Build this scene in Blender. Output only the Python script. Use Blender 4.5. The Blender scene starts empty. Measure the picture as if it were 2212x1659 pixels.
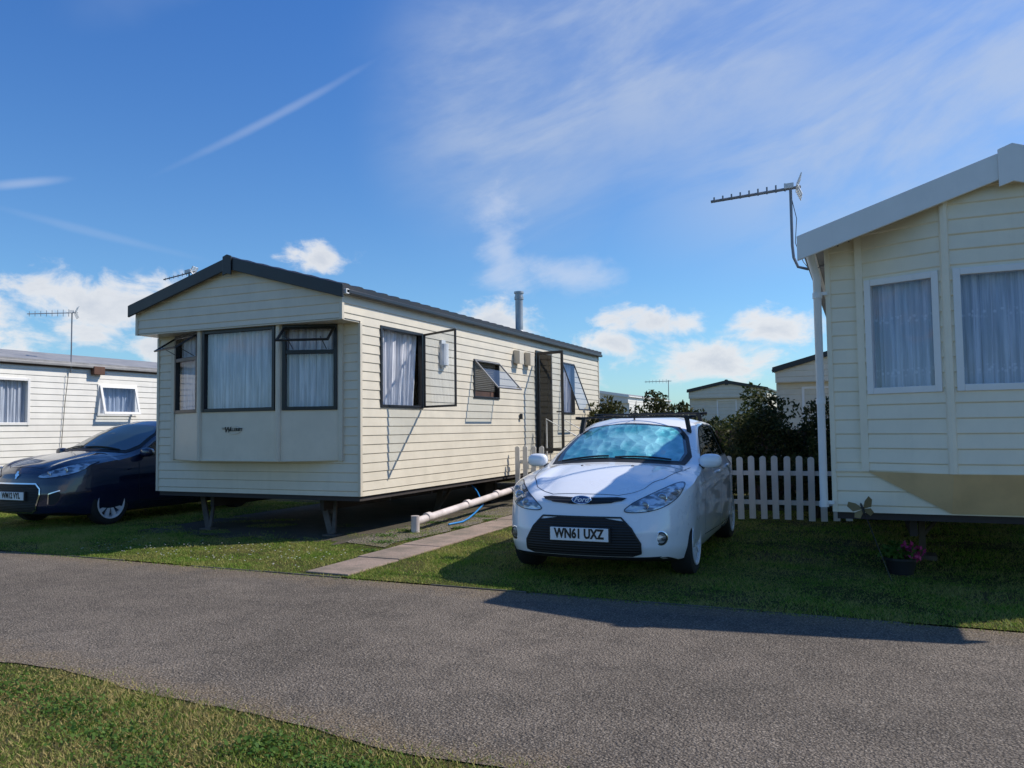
import bpy, bmesh, math, random
import numpy as np
from mathutils import Vector, Matrix
from mathutils.bvhtree import BVHTree
from mathutils.geometry import delaunay_2d_cdt
random.seed(7); rng=np.random.default_rng(7)
scene=bpy.context.scene
COL=scene.collection
V=Vector
scene.view_settings.view_transform='Standard'
scene.view_settings.look='None'
scene.view_settings.exposure=0
# ---------------------------------------------------------------- camera
cam=bpy.data.cameras.new("camera"); camo=bpy.data.objects.new("camera",cam); COL.objects.link(camo)
pitch,roll,yaw=.0549,-.0122,.4185
fw=V((-math.sin(yaw)*math.cos(pitch),math.cos(yaw)*math.cos(pitch),math.sin(pitch)))
r0=V((math.cos(yaw),math.sin(yaw),0)); u0=r0.cross(fw)
rr=r0*math.cos(roll)+u0*math.sin(roll); uu=rr.cross(fw)
M=Matrix((( rr.x,uu.x,-fw.x),(rr.y,uu.y,-fw.y),(rr.z,uu.z,-fw.z))).to_4x4()
M.translation=V((0,0,1.35)); camo.matrix_world=M
cam.sensor_width=36; cam.lens=1709.8/2212*36; cam.clip_start=.05; cam.clip_end=3000
scene.camera=camo
# ---------------------------------------------------------------- node helpers
class NT:
    def __init__(s,nt): s.nt=nt; s.n=nt.nodes; s.l=nt.links
    def node(s,t,**kw):
        n=s.n.new(t)
        for k,v in kw.items(): setattr(n,k,v)
        return n
    def put(s,sock,v):
        if isinstance(v,bpy.types.NodeSocket): s.l.new(v,sock)
        elif v is not None:
            if hasattr(sock.default_value,'__len__') and not hasattr(v,'__len__'): sock.default_value=[v]*len(sock.default_value)
            elif hasattr(v,'__len__') and len(sock.default_value)==4 and len(v)==3: sock.default_value=(*v,1)
            else: sock.default_value=v
    def m(s,op,a,b=None,c=None,clamp=False):
        n=s.node("ShaderNodeMath",operation=op); n.use_clamp=clamp
        s.put(n.inputs[0],a)
        if b is not None: s.put(n.inputs[1],b)
        if c is not None: s.put(n.inputs[2],c)
        return n.outputs[0]
    def mix(s,f,a,b,mode='MIX'):
        n=s.node("ShaderNodeMix",data_type='RGBA',blend_type=mode)
        s.put(n.inputs[0],f); s.put(n.inputs[6],a); s.put(n.inputs[7],b); return n.outputs[2]
    def noise(s,vec,scale,detail=4,rough=.5,dist=0,out=0):
        n=s.node("ShaderNodeTexNoise"); s.put(n.inputs['Vector'],vec); s.put(n.inputs['Scale'],scale)
        n.inputs['Detail'].default_value=detail; n.inputs['Roughness'].default_value=rough; n.inputs['Distortion'].default_value=dist
        return n.outputs[out]
    def voro(s,vec,scale,feature='F1',out=0):
        n=s.node("ShaderNodeTexVoronoi",feature=feature); s.put(n.inputs['Vector'],vec); n.inputs['Scale'].default_value=scale
        return n.outputs[out]
    def ss(s,x,a,b,lo=0.,hi=1.):
        n=s.node("ShaderNodeMapRange",interpolation_type='SMOOTHSTEP')
        for i,v in enumerate((x,a,b,lo,hi)): s.put(n.inputs[i],v)
        return n.outputs[0]
    def comb(s,x,y,z=0.):
        n=s.node("ShaderNodeCombineXYZ"); s.put(n.inputs[0],x); s.put(n.inputs[1],y); s.put(n.inputs[2],z); return n.outputs[0]
    def mapping(s,vec,scale=(1,1,1),rot=(0,0,0)):
        n=s.node("ShaderNodeMapping"); s.put(n.inputs[0],vec); n.inputs['Scale'].default_value=scale; n.inputs['Rotation'].default_value=rot; return n.outputs[0]
    def bump(s,h,strength=.3,dist=.01):
        n=s.node("ShaderNodeBump"); s.put(n.inputs['Height'],h); n.inputs['Strength'].default_value=strength; n.inputs['Distance'].default_value=dist; return n.outputs[0]
def newmat(name):
    m=bpy.data.materials.new(name); m.use_nodes=True; t=NT(m.node_tree)
    return m,t,t.n['Principled BSDF']
def simple(name,col,rough=.5,metal=0.,coat=0.,var=.08,bump=0.,bscale=60,spec=.5,dirt=0.):
    m,t,p=newmat(name); co=t.node("ShaderNodeTexCoord").outputs['Object']
    n=t.noise(co,3.1,4,.6)
    f=t.ss(n,.3,.75,1-var,1+var*.5)
    c=t.mix(1.,(*col,1),t.comb(f,f,f),'MULTIPLY')
    if dirt>0:
        st=t.noise(t.mapping(co,(9,9,.7)),1.2,4,.65)
        c=t.mix(t.ss(st,.5,.8,0,dirt),c,(col[0]*.45,col[1]*.45,col[2]*.38,1))
    t.put(p.inputs['Base Color'],c)
    t.put(p.inputs['Roughness'],t.ss(n,.3,.7,rough*.88,min(1,rough*1.12)))
    p.inputs['Metallic'].default_value=metal; p.inputs['Specular IOR Level'].default_value=spec
    if coat: p.inputs['Coat Weight'].default_value=coat; p.inputs['Coat Roughness'].default_value=.03
    if bump: t.put(p.inputs['Normal'],t.bump(t.noise(co,bscale,4,.6),bump,.01))
    return m
def glassmat(name,tint=(.85,.9,.93),refl=.08,rough=.01):
    m,t,p=newmat(name); t.n.remove(p)
    out=t.n['Material Output']; tr=t.node("ShaderNodeBsdfTransparent"); gl=t.node("ShaderNodeBsdfGlossy")
    tr.inputs[0].default_value=(*tint,1); gl.inputs['Roughness'].default_value=rough
    co=t.node("ShaderNodeTexCoord").outputs['Object']
    t.put(gl.inputs['Normal'],t.bump(t.noise(co,1.7,2,.5),.06,.05))
    lw=t.node("ShaderNodeLayerWeight"); lw.inputs[0].default_value=.35
    f=t.m('ADD',t.m('MULTIPLY',t.m('POWER',lw.outputs['Facing'],2.5),.8),refl,clamp=True)
    mx=t.node("ShaderNodeMixShader"); t.put(mx.inputs[0],f); t.l.new(tr.outputs[0],mx.inputs[1]); t.l.new(gl.outputs[0],mx.inputs[2])
    t.l.new(mx.outputs[0],out.inputs[0]); return m
MAT={}
MAT['cream']=simple('cream cladding',(.70,.625,.49),.42,var=.07,dirt=.10)
MAT['creamtrim']=simple('cream trim',(.64,.57,.45),.4,var=.06,dirt=.12)
MAT['yellow']=simple('pale yellow cladding',(.89,.79,.60),.42,var=.06,dirt=.08)
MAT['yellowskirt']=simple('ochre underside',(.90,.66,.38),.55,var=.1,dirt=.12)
MAT['whitewall']=simple('white cladding',(.80,.76,.68),.42,var=.06,dirt=.08)
MAT['whitetrim']=simple('white trim',(.84,.81,.76),.35,var=.05,dirt=.08)
MAT['black']=simple('black trim',(.018,.018,.02),.38,var=.3)
MAT['blackroof']=simple('black roof sheet',(.02,.02,.024),.5,var=.3)
MAT['greyroof']=simple('grey roof sheet',(.30,.29,.28),.55,var=.2,dirt=.3)
MAT['chassis']=simple('rusty chassis',(.05,.04,.035),.8,var=.4)
MAT['rustleg']=simple('weathered leg',(.13,.10,.075),.8,var=.5,dirt=.5)
MAT['galv']=simple('galvanised metal',(.42,.43,.44),.45,metal=.7,var=.25)
MAT['dark']=simple('dark interior',(.05,.06,.055),.8)
MAT['alu']=simple('aerial aluminium',(.25,.25,.26),.45,metal=.5,var=.2)
MAT['plastic']=simple('white plastic',(.75,.75,.73),.4)
MAT['pipe']=simple('grubby white plastic pipe',(.66,.58,.54),.45,var=.25,dirt=.4)
MAT['hose']=simple('blue hose',(.02,.22,.55),.4)
MAT['carwhite']=simple('white car paint',(.86,.87,.88),.30,coat=1.,var=.01)
MAT['carnavy']=simple('navy car paint',(.010,.015,.042),.22,coat=1.,var=.03)
MAT['tyre']=simple('tyre rubber',(.018,.018,.018),.85,bump=.2)
MAT['rim']=simple('alloy',(.72,.73,.75),.35,metal=.15,var=.1)
MAT['chrome']=simple('chrome',(.8,.8,.82),.12,metal=1.,var=.02)
MAT['blkplastic']=simple('black plastic',(.014,.014,.015),.55,var=.2)
MAT['plate']=simple('number plate white',(.86,.86,.84),.35,var=.02)
MAT['ink']=simple('black lettering',(.01,.01,.01),.4)
MAT['blueoval']=simple('blue enamel',(.01,.03,.16),.2,coat=1.)
MAT['seam']=simple('panel gap',(.015,.015,.016),.8)
MAT['woodbrown']=simple('brown timber',(.12,.06,.04),.8,var=.4,dirt=.4)
MAT['kerbmat']=simple('dirty kerb edging',(.13,.115,.09),.95,var=.5,dirt=.6,bump=.5,bscale=40)
MAT['fencewhite']=simple('white painted picket',(.72,.69,.62),.6,var=.15,dirt=.35)
MAT['concrete']=simple('concrete',(.20,.18,.16),.9,var=.3,bump=.5,bscale=40)
MAT['glass']=glassmat('window glass',(.86,.90,.94),.07)
MAT['carglass']=glassmat('car window glass',(.10,.13,.13),.10)
MAT['screenglass']=glassmat('windscreen glass',(.74,.90,.92),.09)
MAT['screenglass2']=glassmat('green tinted windscreen',(.6,.75,.7),.26)
MAT['lensglass']=glassmat('lamp lens',(.92,.94,.96),.12)
MAT['pink']=simple('pink petals',(.55,.04,.18),.6,var=.4)
MAT['gold']=simple('gilt ornament',(.24,.18,.08),.5,metal=.3,var=.4)
MAT['lensdark']=simple('bulb glass',(.25,.27,.3),.08,metal=.3,coat=1.)
def curtain_mat(name,col,lace=False):
    m,t,p=newmat(name); co=t.node("ShaderNodeTexCoord").outputs['Object']
    w=t.noise(t.mapping(co,(14,14,.8)),2.2,3,.5)
    c=t.mix(t.ss(w,.35,.7),(col[0]*.62,col[1]*.64,col[2]*.68,1),(*col,1))
    if lace:
        v=t.voro(t.mapping(co,(1,1,1)),26,'F1'); sp=t.node("ShaderNodeSeparateXYZ"); t.put(sp.inputs[0],co)
        band=t.m('FRACT',t.m('MULTIPLY',sp.outputs[2],2.2)); c=t.mix(t.m('MULTIPLY',t.ss(band,.80,.9),t.ss(v,.2,.5,.55,0)),c,(col[0]*1.25,col[1]*1.2,col[2]*1.15,1))
    t.put(p.inputs['Base Color'],c)
    p.inputs['Roughness'].default_value=.9
    t.put(p.inputs['Normal'],t.bump(w,.5,.03)); return m
MAT['curtain']=curtain_mat('net curtain',(.86,.85,.86))
MAT['netblue']=curtain_mat('lace curtain',(.68,.71,.82),True)
MAT['blind']=simple('venetian slats',(.62,.58,.52),.5)
m,t,p=newmat('foil sunshade'); co=t.node("ShaderNodeTexCoord").outputs['Object']
n1=t.noise(co,3.2,4,.5,.2); vf=t.voro(t.mapping(co,(1,.6,1)),9,'F1'); 
t.put(p.inputs['Base Color'],t.mix(t.ss(t.m('ADD',n1,t.m('MULTIPLY',vf,.25)),.45,.78),(.14,.50,.56,1),(.62,.92,.95,1))); p.inputs['Metallic'].default_value=.30
p.inputs['Roughness'].default_value=.40
t.put(p.inputs['Normal'],t.bump(t.m('ADD',t.m('MULTIPLY',n1,1.0),t.m('MULTIPLY',vf,.7)),.6,.06)); MAT['foil']=m
m,t,p=newmat('lamp reflector'); co=t.node("ShaderNodeTexCoord").outputs['Object']
vv_=t.noise(t.mapping(co,(1,1,2.5)),9,3,.5)
t.put(p.inputs['Base Color'],t.mix(t.ss(vv_,.42,.60),(.75,.78,.80,1),(.14,.15,.16,1))); p.inputs['Metallic'].default_value=.5; p.inputs['Roughness'].default_value=.22
t.put(p.inputs['Normal'],t.bump(vv_,.4,.03)); MAT['reflector']=m
m,t,p=newmat('grille mesh'); co=t.node("ShaderNodeTexCoord").outputs['Object']
wv=t.node("ShaderNodeTexWave",wave_type='BANDS',bands_direction='Z'); t.put(wv.inputs['Vector'],co); wv.inputs['Scale'].default_value=14; vv_=wv.outputs['Fac']
t.put(p.inputs['Base Color'],t.mix(vv_,(.003,.003,.003,1),(.014,.014,.015,1))); p.inputs['Roughness'].default_value=.6
t.put(p.inputs['Normal'],t.bump(vv_,.4,.01)); MAT['mesh']=m
# asphalt
m,t,p=newmat('worn asphalt'); co=t.node("ShaderNodeTexCoord").outputs['Object']
big=t.noise(co,.55,4,.6); med=t.noise(co,4,5,.68); st=t.voro(co,80,'F1'); st2=t.voro(co,150,'F1',1); sep=t.node("ShaderNodeSeparateXYZ"); t.put(sep.inputs[0],co)
c=t.mix(t.ss(big,.33,.66),(.160,.134,.108,1),(.255,.212,.170,1))
c=t.mix(t.ss(med,.40,.70,0,.5),c,(.092,.080,.068,1))
ed=t.m('MINIMUM',t.m('SUBTRACT',5.97,sep.outputs[1]),t.m('SUBTRACT',sep.outputs[1],t.m('SUBTRACT',2.71,t.m('MULTIPLY',sep.outputs[0],.087))))
c=t.mix(t.ss(t.m('ADD',ed,t.m('MULTIPLY',t.m('SUBTRACT',med,.5),.9)),-.05,.42,.75,0),c,(.25,.185,.115,1))
c=t.mix(t.ss(st,.15,.75,0,.66),c,(.034,.029,.025,1))
sp=t.node("ShaderNodeSeparateColor"); t.put(sp.inputs[0],st2)
c=t.mix(t.ss(sp.outputs[0],.72,1.,0,.5),c,(.44,.38,.31,1))
t.put(p.inputs['Base Color'],c); p.inputs['Roughness'].default_value=.95; p.inputs['Specular IOR Level'].default_value=.12
h=t.m('SUBTRACT',t.m('MULTIPLY',t.noise(co,45,3,.75),1.3),t.m('MULTIPLY',st,.6))
t.put(p.inputs['Normal'],t.bump(h,.85,.016)); MAT['asphalt']=m
# turf
m,t,p=newmat('turf'); co=t.node("ShaderNodeTexCoord").outputs['Object']
big=t.noise(co,.8,4,.6); fine=t.noise(co,45,4,.8); mid=t.noise(co,7,4,.6)
c=t.mix(t.ss(mid,.35,.68),(.060,.080,.016,1),(.13,.13,.038,1))
c=t.mix(t.ss(big,.42,.66,0,.7),c,(.21,.16,.075,1))
c=t.mix(t.ss(fine,.35,.65,0,.65),c,(.025,.028,.010,1))
t.put(p.inputs['Base Color'],c); p.inputs['Roughness'].default_value=1.; p.inputs['Specular IOR Level'].default_value=.1
t.put(p.inputs['Normal'],t.bump(fine,1.,.04)); MAT['turf']=m
def blade(name,a,b,dry,dryfac,lo=.50,hi=.78,tr=.38):
    m,t,p=newmat(name); g=t.node("ShaderNodeNewGeometry"); r=g.outputs['Random Per Island']
    co=t.node("ShaderNodeTexCoord").outputs['Object']
    n=t.noise(co,1.6,4,.6)
    c=t.mix(r,(*a,1),(*b,1))
    c=t.mix(t.ss(t.m('ADD',t.m('MULTIPLY',r,.35),n),lo,hi,0,dryfac),c,(*dry,1))
    t.put(p.inputs['Base Color'],c); p.inputs['Roughness'].default_value=.6; p.inputs['Specular IOR Level'].default_value=.2
    tl=t.node("ShaderNodeBsdfTranslucent"); t.put(tl.inputs[0],c); mx=t.node("ShaderNodeMixShader"); mx.inputs[0].default_value=tr
    t.l.new(p.outputs[0],mx.inputs[1]); t.l.new(tl.outputs[0],mx.inputs[2]); t.l.new(mx.outputs[0],t.n['Material Output'].inputs[0])
    return m
MAT['blade']=blade('grass blades',(.12,.20,.025),(.26,.34,.05),(.50,.37,.16),.85,.54,.76)
MAT['blade2']=blade('verge blades',(.12,.22,.022),(.25,.38,.045),(.42,.35,.12),.75,.54,.80)
MAT['leaf']=blade('hedge leaves',(.014,.030,.008),(.075,.11,.028),(.10,.08,.04),.5)
MAT['clover']=blade('clover leaves',(.05,.12,.018),(.11,.20,.035),(.15,.2,.04),.3)
MAT['bark']=simple('bark',(.06,.045,.03),.9,var=.4,bump=.6)
def mottled(name,a,b,dk,s1,s2,bs=1.):
    m,t,p=newmat(name); co=t.node("ShaderNodeTexCoord").outputs['Object']
    c=t.mix(t.ss(t.noise(co,s1,5,.65),.35,.7),(*a,1),(*b,1)); f=t.noise(co,s2,4,.7); c=t.mix(t.ss(f,.48,.75,0,.65),c,(*dk,1))
    t.put(p.inputs['Base Color'],c); p.inputs['Roughness'].default_value=.95; t.put(p.inputs['Normal'],t.bump(f,bs,.02)); return m
MAT['paving']=mottled('worn paving',(.32,.235,.185),(.18,.145,.11),(.10,.085,.06),2.6,50,.6)
MAT['dirt']=mottled('bare dirt',(.085,.065,.042),(.045,.046,.022),(.02,.018,.012),2.,30)
m,t,p=newmat('gravel'); co=t.node("ShaderNodeTexCoord").outputs['Object']
vc=t.voro(co,38,'F1',1); vd=t.voro(co,38,'F1',0); sp=t.node("ShaderNodeSeparateColor"); t.put(sp.inputs[0],vc)
c=t.mix(sp.outputs[0],(.12,.10,.07,1),(.34,.29,.22,1)); c=t.mix(t.ss(vd,.3,.8,0,.85),c,(.03,.025,.02,1)); c=t.mix(t.ss(t.noise(co,2.5,4,.6),.42,.62,0,.7),c,(.14,.12,.05,1))
t.put(p.inputs['Base Color'],c); p.inputs['Roughness'].default_value=.95; t.put(p.inputs['Normal'],t.bump(t.m('MULTIPLY',vd,-1.),1.,.03)); MAT['gravel']=m
# ---------------------------------------------------------------- mesh helpers
class MB:
    def __init__(s): s.v=[]; s.f=[]
    def add(s,vs,fs):
        o=len(s.v); s.v+= [tuple(v) for v in vs]; s.f+=[tuple(i+o for i in f) for f in fs]; return s
    def box(s,a,b):
        x0,y0,z0=a; x1,y1,z1=b
        return s.add([(x0,y0,z0),(x1,y0,z0),(x1,y1,z0),(x0,y1,z0),(x0,y0,z1),(x1,y0,z1),(x1,y1,z1),(x0,y1,z1)],
          [(0,3,2,1),(4,5,6,7),(0,1,5,4),(1,2,6,5),(2,3,7,6),(3,0,4,7)])
    def obox(s,o,ux,uy,uz):
        o=V(o);ux=V(ux);uy=V(uy);uz=V(uz)
        vs=[o,o+ux,o+ux+uy,o+uy,o+uz,o+ux+uz,o+ux+uy+uz,o+uy+uz]
        fs=[(0,3,2,1),(4,5,6,7),(0,1,5,4),(1,2,6,5),(2,3,7,6),(3,0,4,7)]
        if ux.cross(uy).dot(uz)<0: fs=[f[::-1] for f in fs]
        return s.add(vs,fs)
    def quad(s,a,b,c,d): return s.add([a,b,c,d],[(0,1,2,3)])
    def tube(s,pts,r,n=10,cap=True):
        pts=[V(p) for p in pts]; rs=r if hasattr(r,'__len__') else [r]*len(pts)
        vs=[];fs=[]
        prev=None
        for i,p in enumerate(pts):
            d=(pts[min(i+1,len(pts)-1)]-pts[max(i-1,0)]).normalized()
            a=d.orthogonal().normalized() if prev is None else (prev-d*prev.dot(d)).normalized()
            prev=a; b=d.cross(a)
            for k in range(n):
                an=2*math.pi*k/n; vs.append(p+(a*math.cos(an)+b*math.sin(an))*rs[i])
        for i in range(len(pts)-1):
            for k in range(n):
                fs.append((i*n+k,i*n+(k+1)%n,(i+1)*n+(k+1)%n,(i+1)*n+k))
        if cap: fs.append(tuple(range(n))[::-1]); fs.append(tuple((len(pts)-1)*n+k for k in range(n)))
        return s.add(vs,fs)
    def lathe(s,c,axis,prof,n=40):
        c=V(c);ax=V(axis).normalized();a=ax.orthogonal().normalized();b=ax.cross(a);vs=[];fs=[]
        for r,h in prof:
            for k in range(n):
                an=2*math.pi*k/n; vs.append(c+ax*h+(a*math.cos(an)+b*math.sin(an))*r)
        for i in range(len(prof)-1):
            for k in range(n): fs.append((i*n+k,i*n+(k+1)%n,(i+1)*n+(k+1)%n,(i+1)*n+k))
        return s.add(vs,fs)
    def ellipsoid(s,c,r,nu=16,nv=10):
        vs=[];fs=[]
        for i in range(nv+1):
            th=math.pi*i/nv
            for k in range(nu):
                ph=2*math.pi*k/nu
                p=[math.sin(th)*math.cos(ph),math.sin(th)*math.sin(ph),math.cos(th)]
                p=[math.copysign(abs(q)**.75,q) for q in p]
                vs.append((c[0]+r[0]*p[0],c[1]+r[1]*p[1],c[2]+r[2]*p[2]))
        for i in range(nv):
            for k in range(nu): fs.append((i*nu+k,i*nu+(k+1)%nu,(i+1)*nu+(k+1)%nu,(i+1)*nu+k))
        return s.add(vs,fs)
def link(o,parent=None):
    COL.objects.link(o)
    if parent is not None: o.parent=parent
    return o
def mo(name,mb,mat,parent=None,smooth=None,bevel=0,label=None,kind=None,clip=None):
    me=bpy.data.meshes.new(name); me.from_pydata(mb.v,[],mb.f)
    if clip:
        bm=bmesh.new(); bm.from_mesh(me)
        for co,no in clip: bmesh.ops.bisect_plane(bm,geom=bm.verts[:]+bm.edges[:]+bm.faces[:],plane_co=co,plane_no=no,clear_outer=True)
        bm.to_mesh(me); bm.free()
    me.materials.append(MAT[mat]); me.update()
    if smooth:
        me.polygons.foreach_set('use_smooth',[True]*len(me.polygons)); me.set_sharp_from_angle(angle=math.radians(smooth))
    o=bpy.data.objects.new(name,me); link(o,parent)
    if bevel:
        b=o.modifiers.new('b','BEVEL'); b.width=bevel; b.segments=2; b.limit_method='ANGLE'
    if label: o['label']=label
    if kind: o['kind']=kind
    return o
def thing(name,label,cat,loc=(0,0,0),rotz=0,group=None):
    o=bpy.data.objects.new(name,None); o.empty_display_size=.3; o.location=loc; o.rotation_euler=(0,0,rotz); COL.objects.link(o)
    o['label']=label; o['category']=cat
    if group: o['group']=group
    return o
def textmesh(name,body,size,mat,parent,loc,rot,xs=1.,extr=.001,off=0.,shear=0.):
    c=bpy.data.curves.new('t','FONT'); c.body=body; c.size=size; c.align_x='CENTER'; c.align_y='CENTER'; c.extrude=extr; c.offset=off; c.shear=shear; c.resolution_u=3
    o=bpy.data.objects.new('t',c); COL.objects.link(o); bpy.context.view_layer.update()
    me=bpy.data.meshes.new_from_object(o.evaluated_get(bpy.context.evaluated_depsgraph_get()))
    bpy.data.objects.remove(o); me.materials.clear(); me.materials.append(MAT[mat])
    o=bpy.data.objects.new(name,me); link(o,parent); o.location=loc; o.rotation_euler=rot; o.scale=(xs,1,1); return o
def lapwall(mb,o,ud,nd,ulen,z0,z1,holes=(),pitch=.13,d=.010):
    o=V(o);ud=V(ud);nd=V(nd); flip=ud.cross(V((0,0,1))).dot(nd)<0
    zs={round(z0,4),round(z1,4)}; k=math.ceil(z0/pitch)
    while k*pitch<z1: zs.add(round(k*pitch,4)); zs.add(round(k*pitch+.012,4) if k*pitch+.012<z1 else round(z1,4)); k+=1
    for h in holes:
        for q in h[2:4]:
            if z0<q<z1: zs.add(round(q,4))
    zs=sorted(zs)
    def dep(z,up):
        fr=(z/pitch)%1.; 
        if up and fr<1e-3: fr=1.
        if not up and fr>1-1e-3: fr=0.
        return d*(1-fr)**.8 if fr>.09 else d*(fr/.09)
    def pt(u,z,dp): 
        q=o+ud*u+nd*dp; return (q.x,q.y,z)
    for a,b in zip(zs[:-1],zs[1:]):
        if b-a<1e-4: continue
        mid=(a+b)/2; iv=[(0.,ulen)]
        for h in holes:
            if h[2]-1e-4<mid<h[3]+1e-4:
                n=[]
                for s,e in iv:
                    if h[1]<=s or h[0]>=e: n.append((s,e))
                    else:
                        if h[0]>s: n.append((s,h[0]))
                        if h[1]<e: n.append((h[1],e))
                iv=n
        da,db=dep(a,False),dep(b,True)
        for s,e in iv:
            q=[pt(s,a,da),pt(e,a,da),pt(e,b,db),pt(s,b,db)]
            if flip: q=q[::-1]
            mb.quad(*q)
def fr_box(mb,o,ud,nd,u0,u1,z0,z1,n0,n1):
    ud=V(ud);nd=V(nd);o=V((o[0],o[1],0))
    mb.obox(o+ud*u0+nd*n0+V((0,0,z0)),ud*(u1-u0),nd*(n1-n0),V((0,0,z1-z0)))
def ring(mb,o,ud,nd,u0,u1,z0,z1,w,n0,n1):
    fr_box(mb,o,ud,nd,u0,u0+w,z0,z1,n0,n1); fr_box(mb,o,ud,nd,u1-w,u1,z0,z1,n0,n1)
    fr_box(mb,o,ud,nd,u0+w,u1-w,z0,z0+w,n0,n1-.002); fr_box(mb,o,ud,nd,u0+w,u1-w,z1-w,z1,n0,n1-.002)
def curtain(parent,o,ud,nd,u0,u1,z0,z1,depth,mat='curtain',amp=.02,freq=9.,gather=0.):
    mb=MB(); ud=V(ud);nd=V(nd);o=V((o[0],o[1],0)); nu=int((u1-u0)*90)+4; nz=8; ph=random.random()*6
    vs=[];fs=[]
    for j in range(nz+1):
        zz=z0+(z1-z0)*j/nz; g=gather*(1-j/nz)
        for i in range(nu+1):
            x=i/nu; u=u0+(u1-u0)*(x*(1-g))
            dd=amp*(math.sin(x*(u1-u0)*freq*6.28+ph+.4*math.sin(x*9+j*.2))+.5*math.sin(x*(u1-u0)*freq*2.7*6.28+ph*2))
            q=o+ud*u-nd*(depth-dd); vs.append((q.x,q.y,zz))
    for j in range(nz):
        for i in range(nu): a=j*(nu+1)+i; fs.append((a,a+1,a+nu+2,a+nu+1))
    mb.add(vs,fs); return mo('curtain',mb,mat,parent,smooth=80)
def window(parent,o,ud,nd,u0,u1,z0,z1,fm='black',w=.045,transom=None,cur='curtain',pr=.022,freq=9.,glass=True,gather=0.):
    mb=MB(); ring(mb,o,ud,nd,u0,u1,z0,z1,w,-.05,pr)
    if transom: fr_box(mb,o,ud,nd,u0+w,u1-w,transom-.025,transom+.025,-.04,pr-.004)
    f=mo('window',mb,fm,parent,bevel=.004)
    if glass:
        g=MB(); oo=V((o[0],o[1],0));a=V(ud);b=V(nd)*(-.012)
        def P(u,z): q=oo+a*u+b; return (q.x,q.y,z)
        zt=transom if transom else z1-w+.005
        g.quad(P(u0+w-.005,z0+w-.005),P(u1-w+.005,z0+w-.005),P(u1-w+.005,zt),P(u0+w-.005,zt)); mo('glass',g,'glass',f)
    if cur: curtain(f,o,ud,nd,u0+.01,u1-.01,z0+.01,z1-.01,.09,cur,freq=freq,gather=gather)
    return f
def sash(parent,hinge,axis,outw,w,h,fm,ft=.03,name='opened_window_pane'):
    hinge=V(hinge);a=V(axis).normalized();b=V(outw).normalized();n=a.cross(b).normalized()*.022
    mb=MB()
    mb.obox(hinge,a*w,b*ft,n); mb.obox(hinge+b*(h-ft),a*w,b*ft,n)
    mb.obox(hinge+b*ft,a*ft,b*(h-2*ft),n); mb.obox(hinge+a*(w-ft)+b*ft,a*ft,b*(h-2*ft),n)
    f=mo(name,mb,fm,parent,bevel=.003)
    g=MB(); q=n*.5; g.quad(hinge+a*ft+b*ft+q,hinge+a*(w-ft)+b*ft+q,hinge+a*(w-ft)+b*(h-ft)+q,hinge+a*ft+b*(h-ft)+q); mo('glass',g,'glass',f)
    return f
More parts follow.
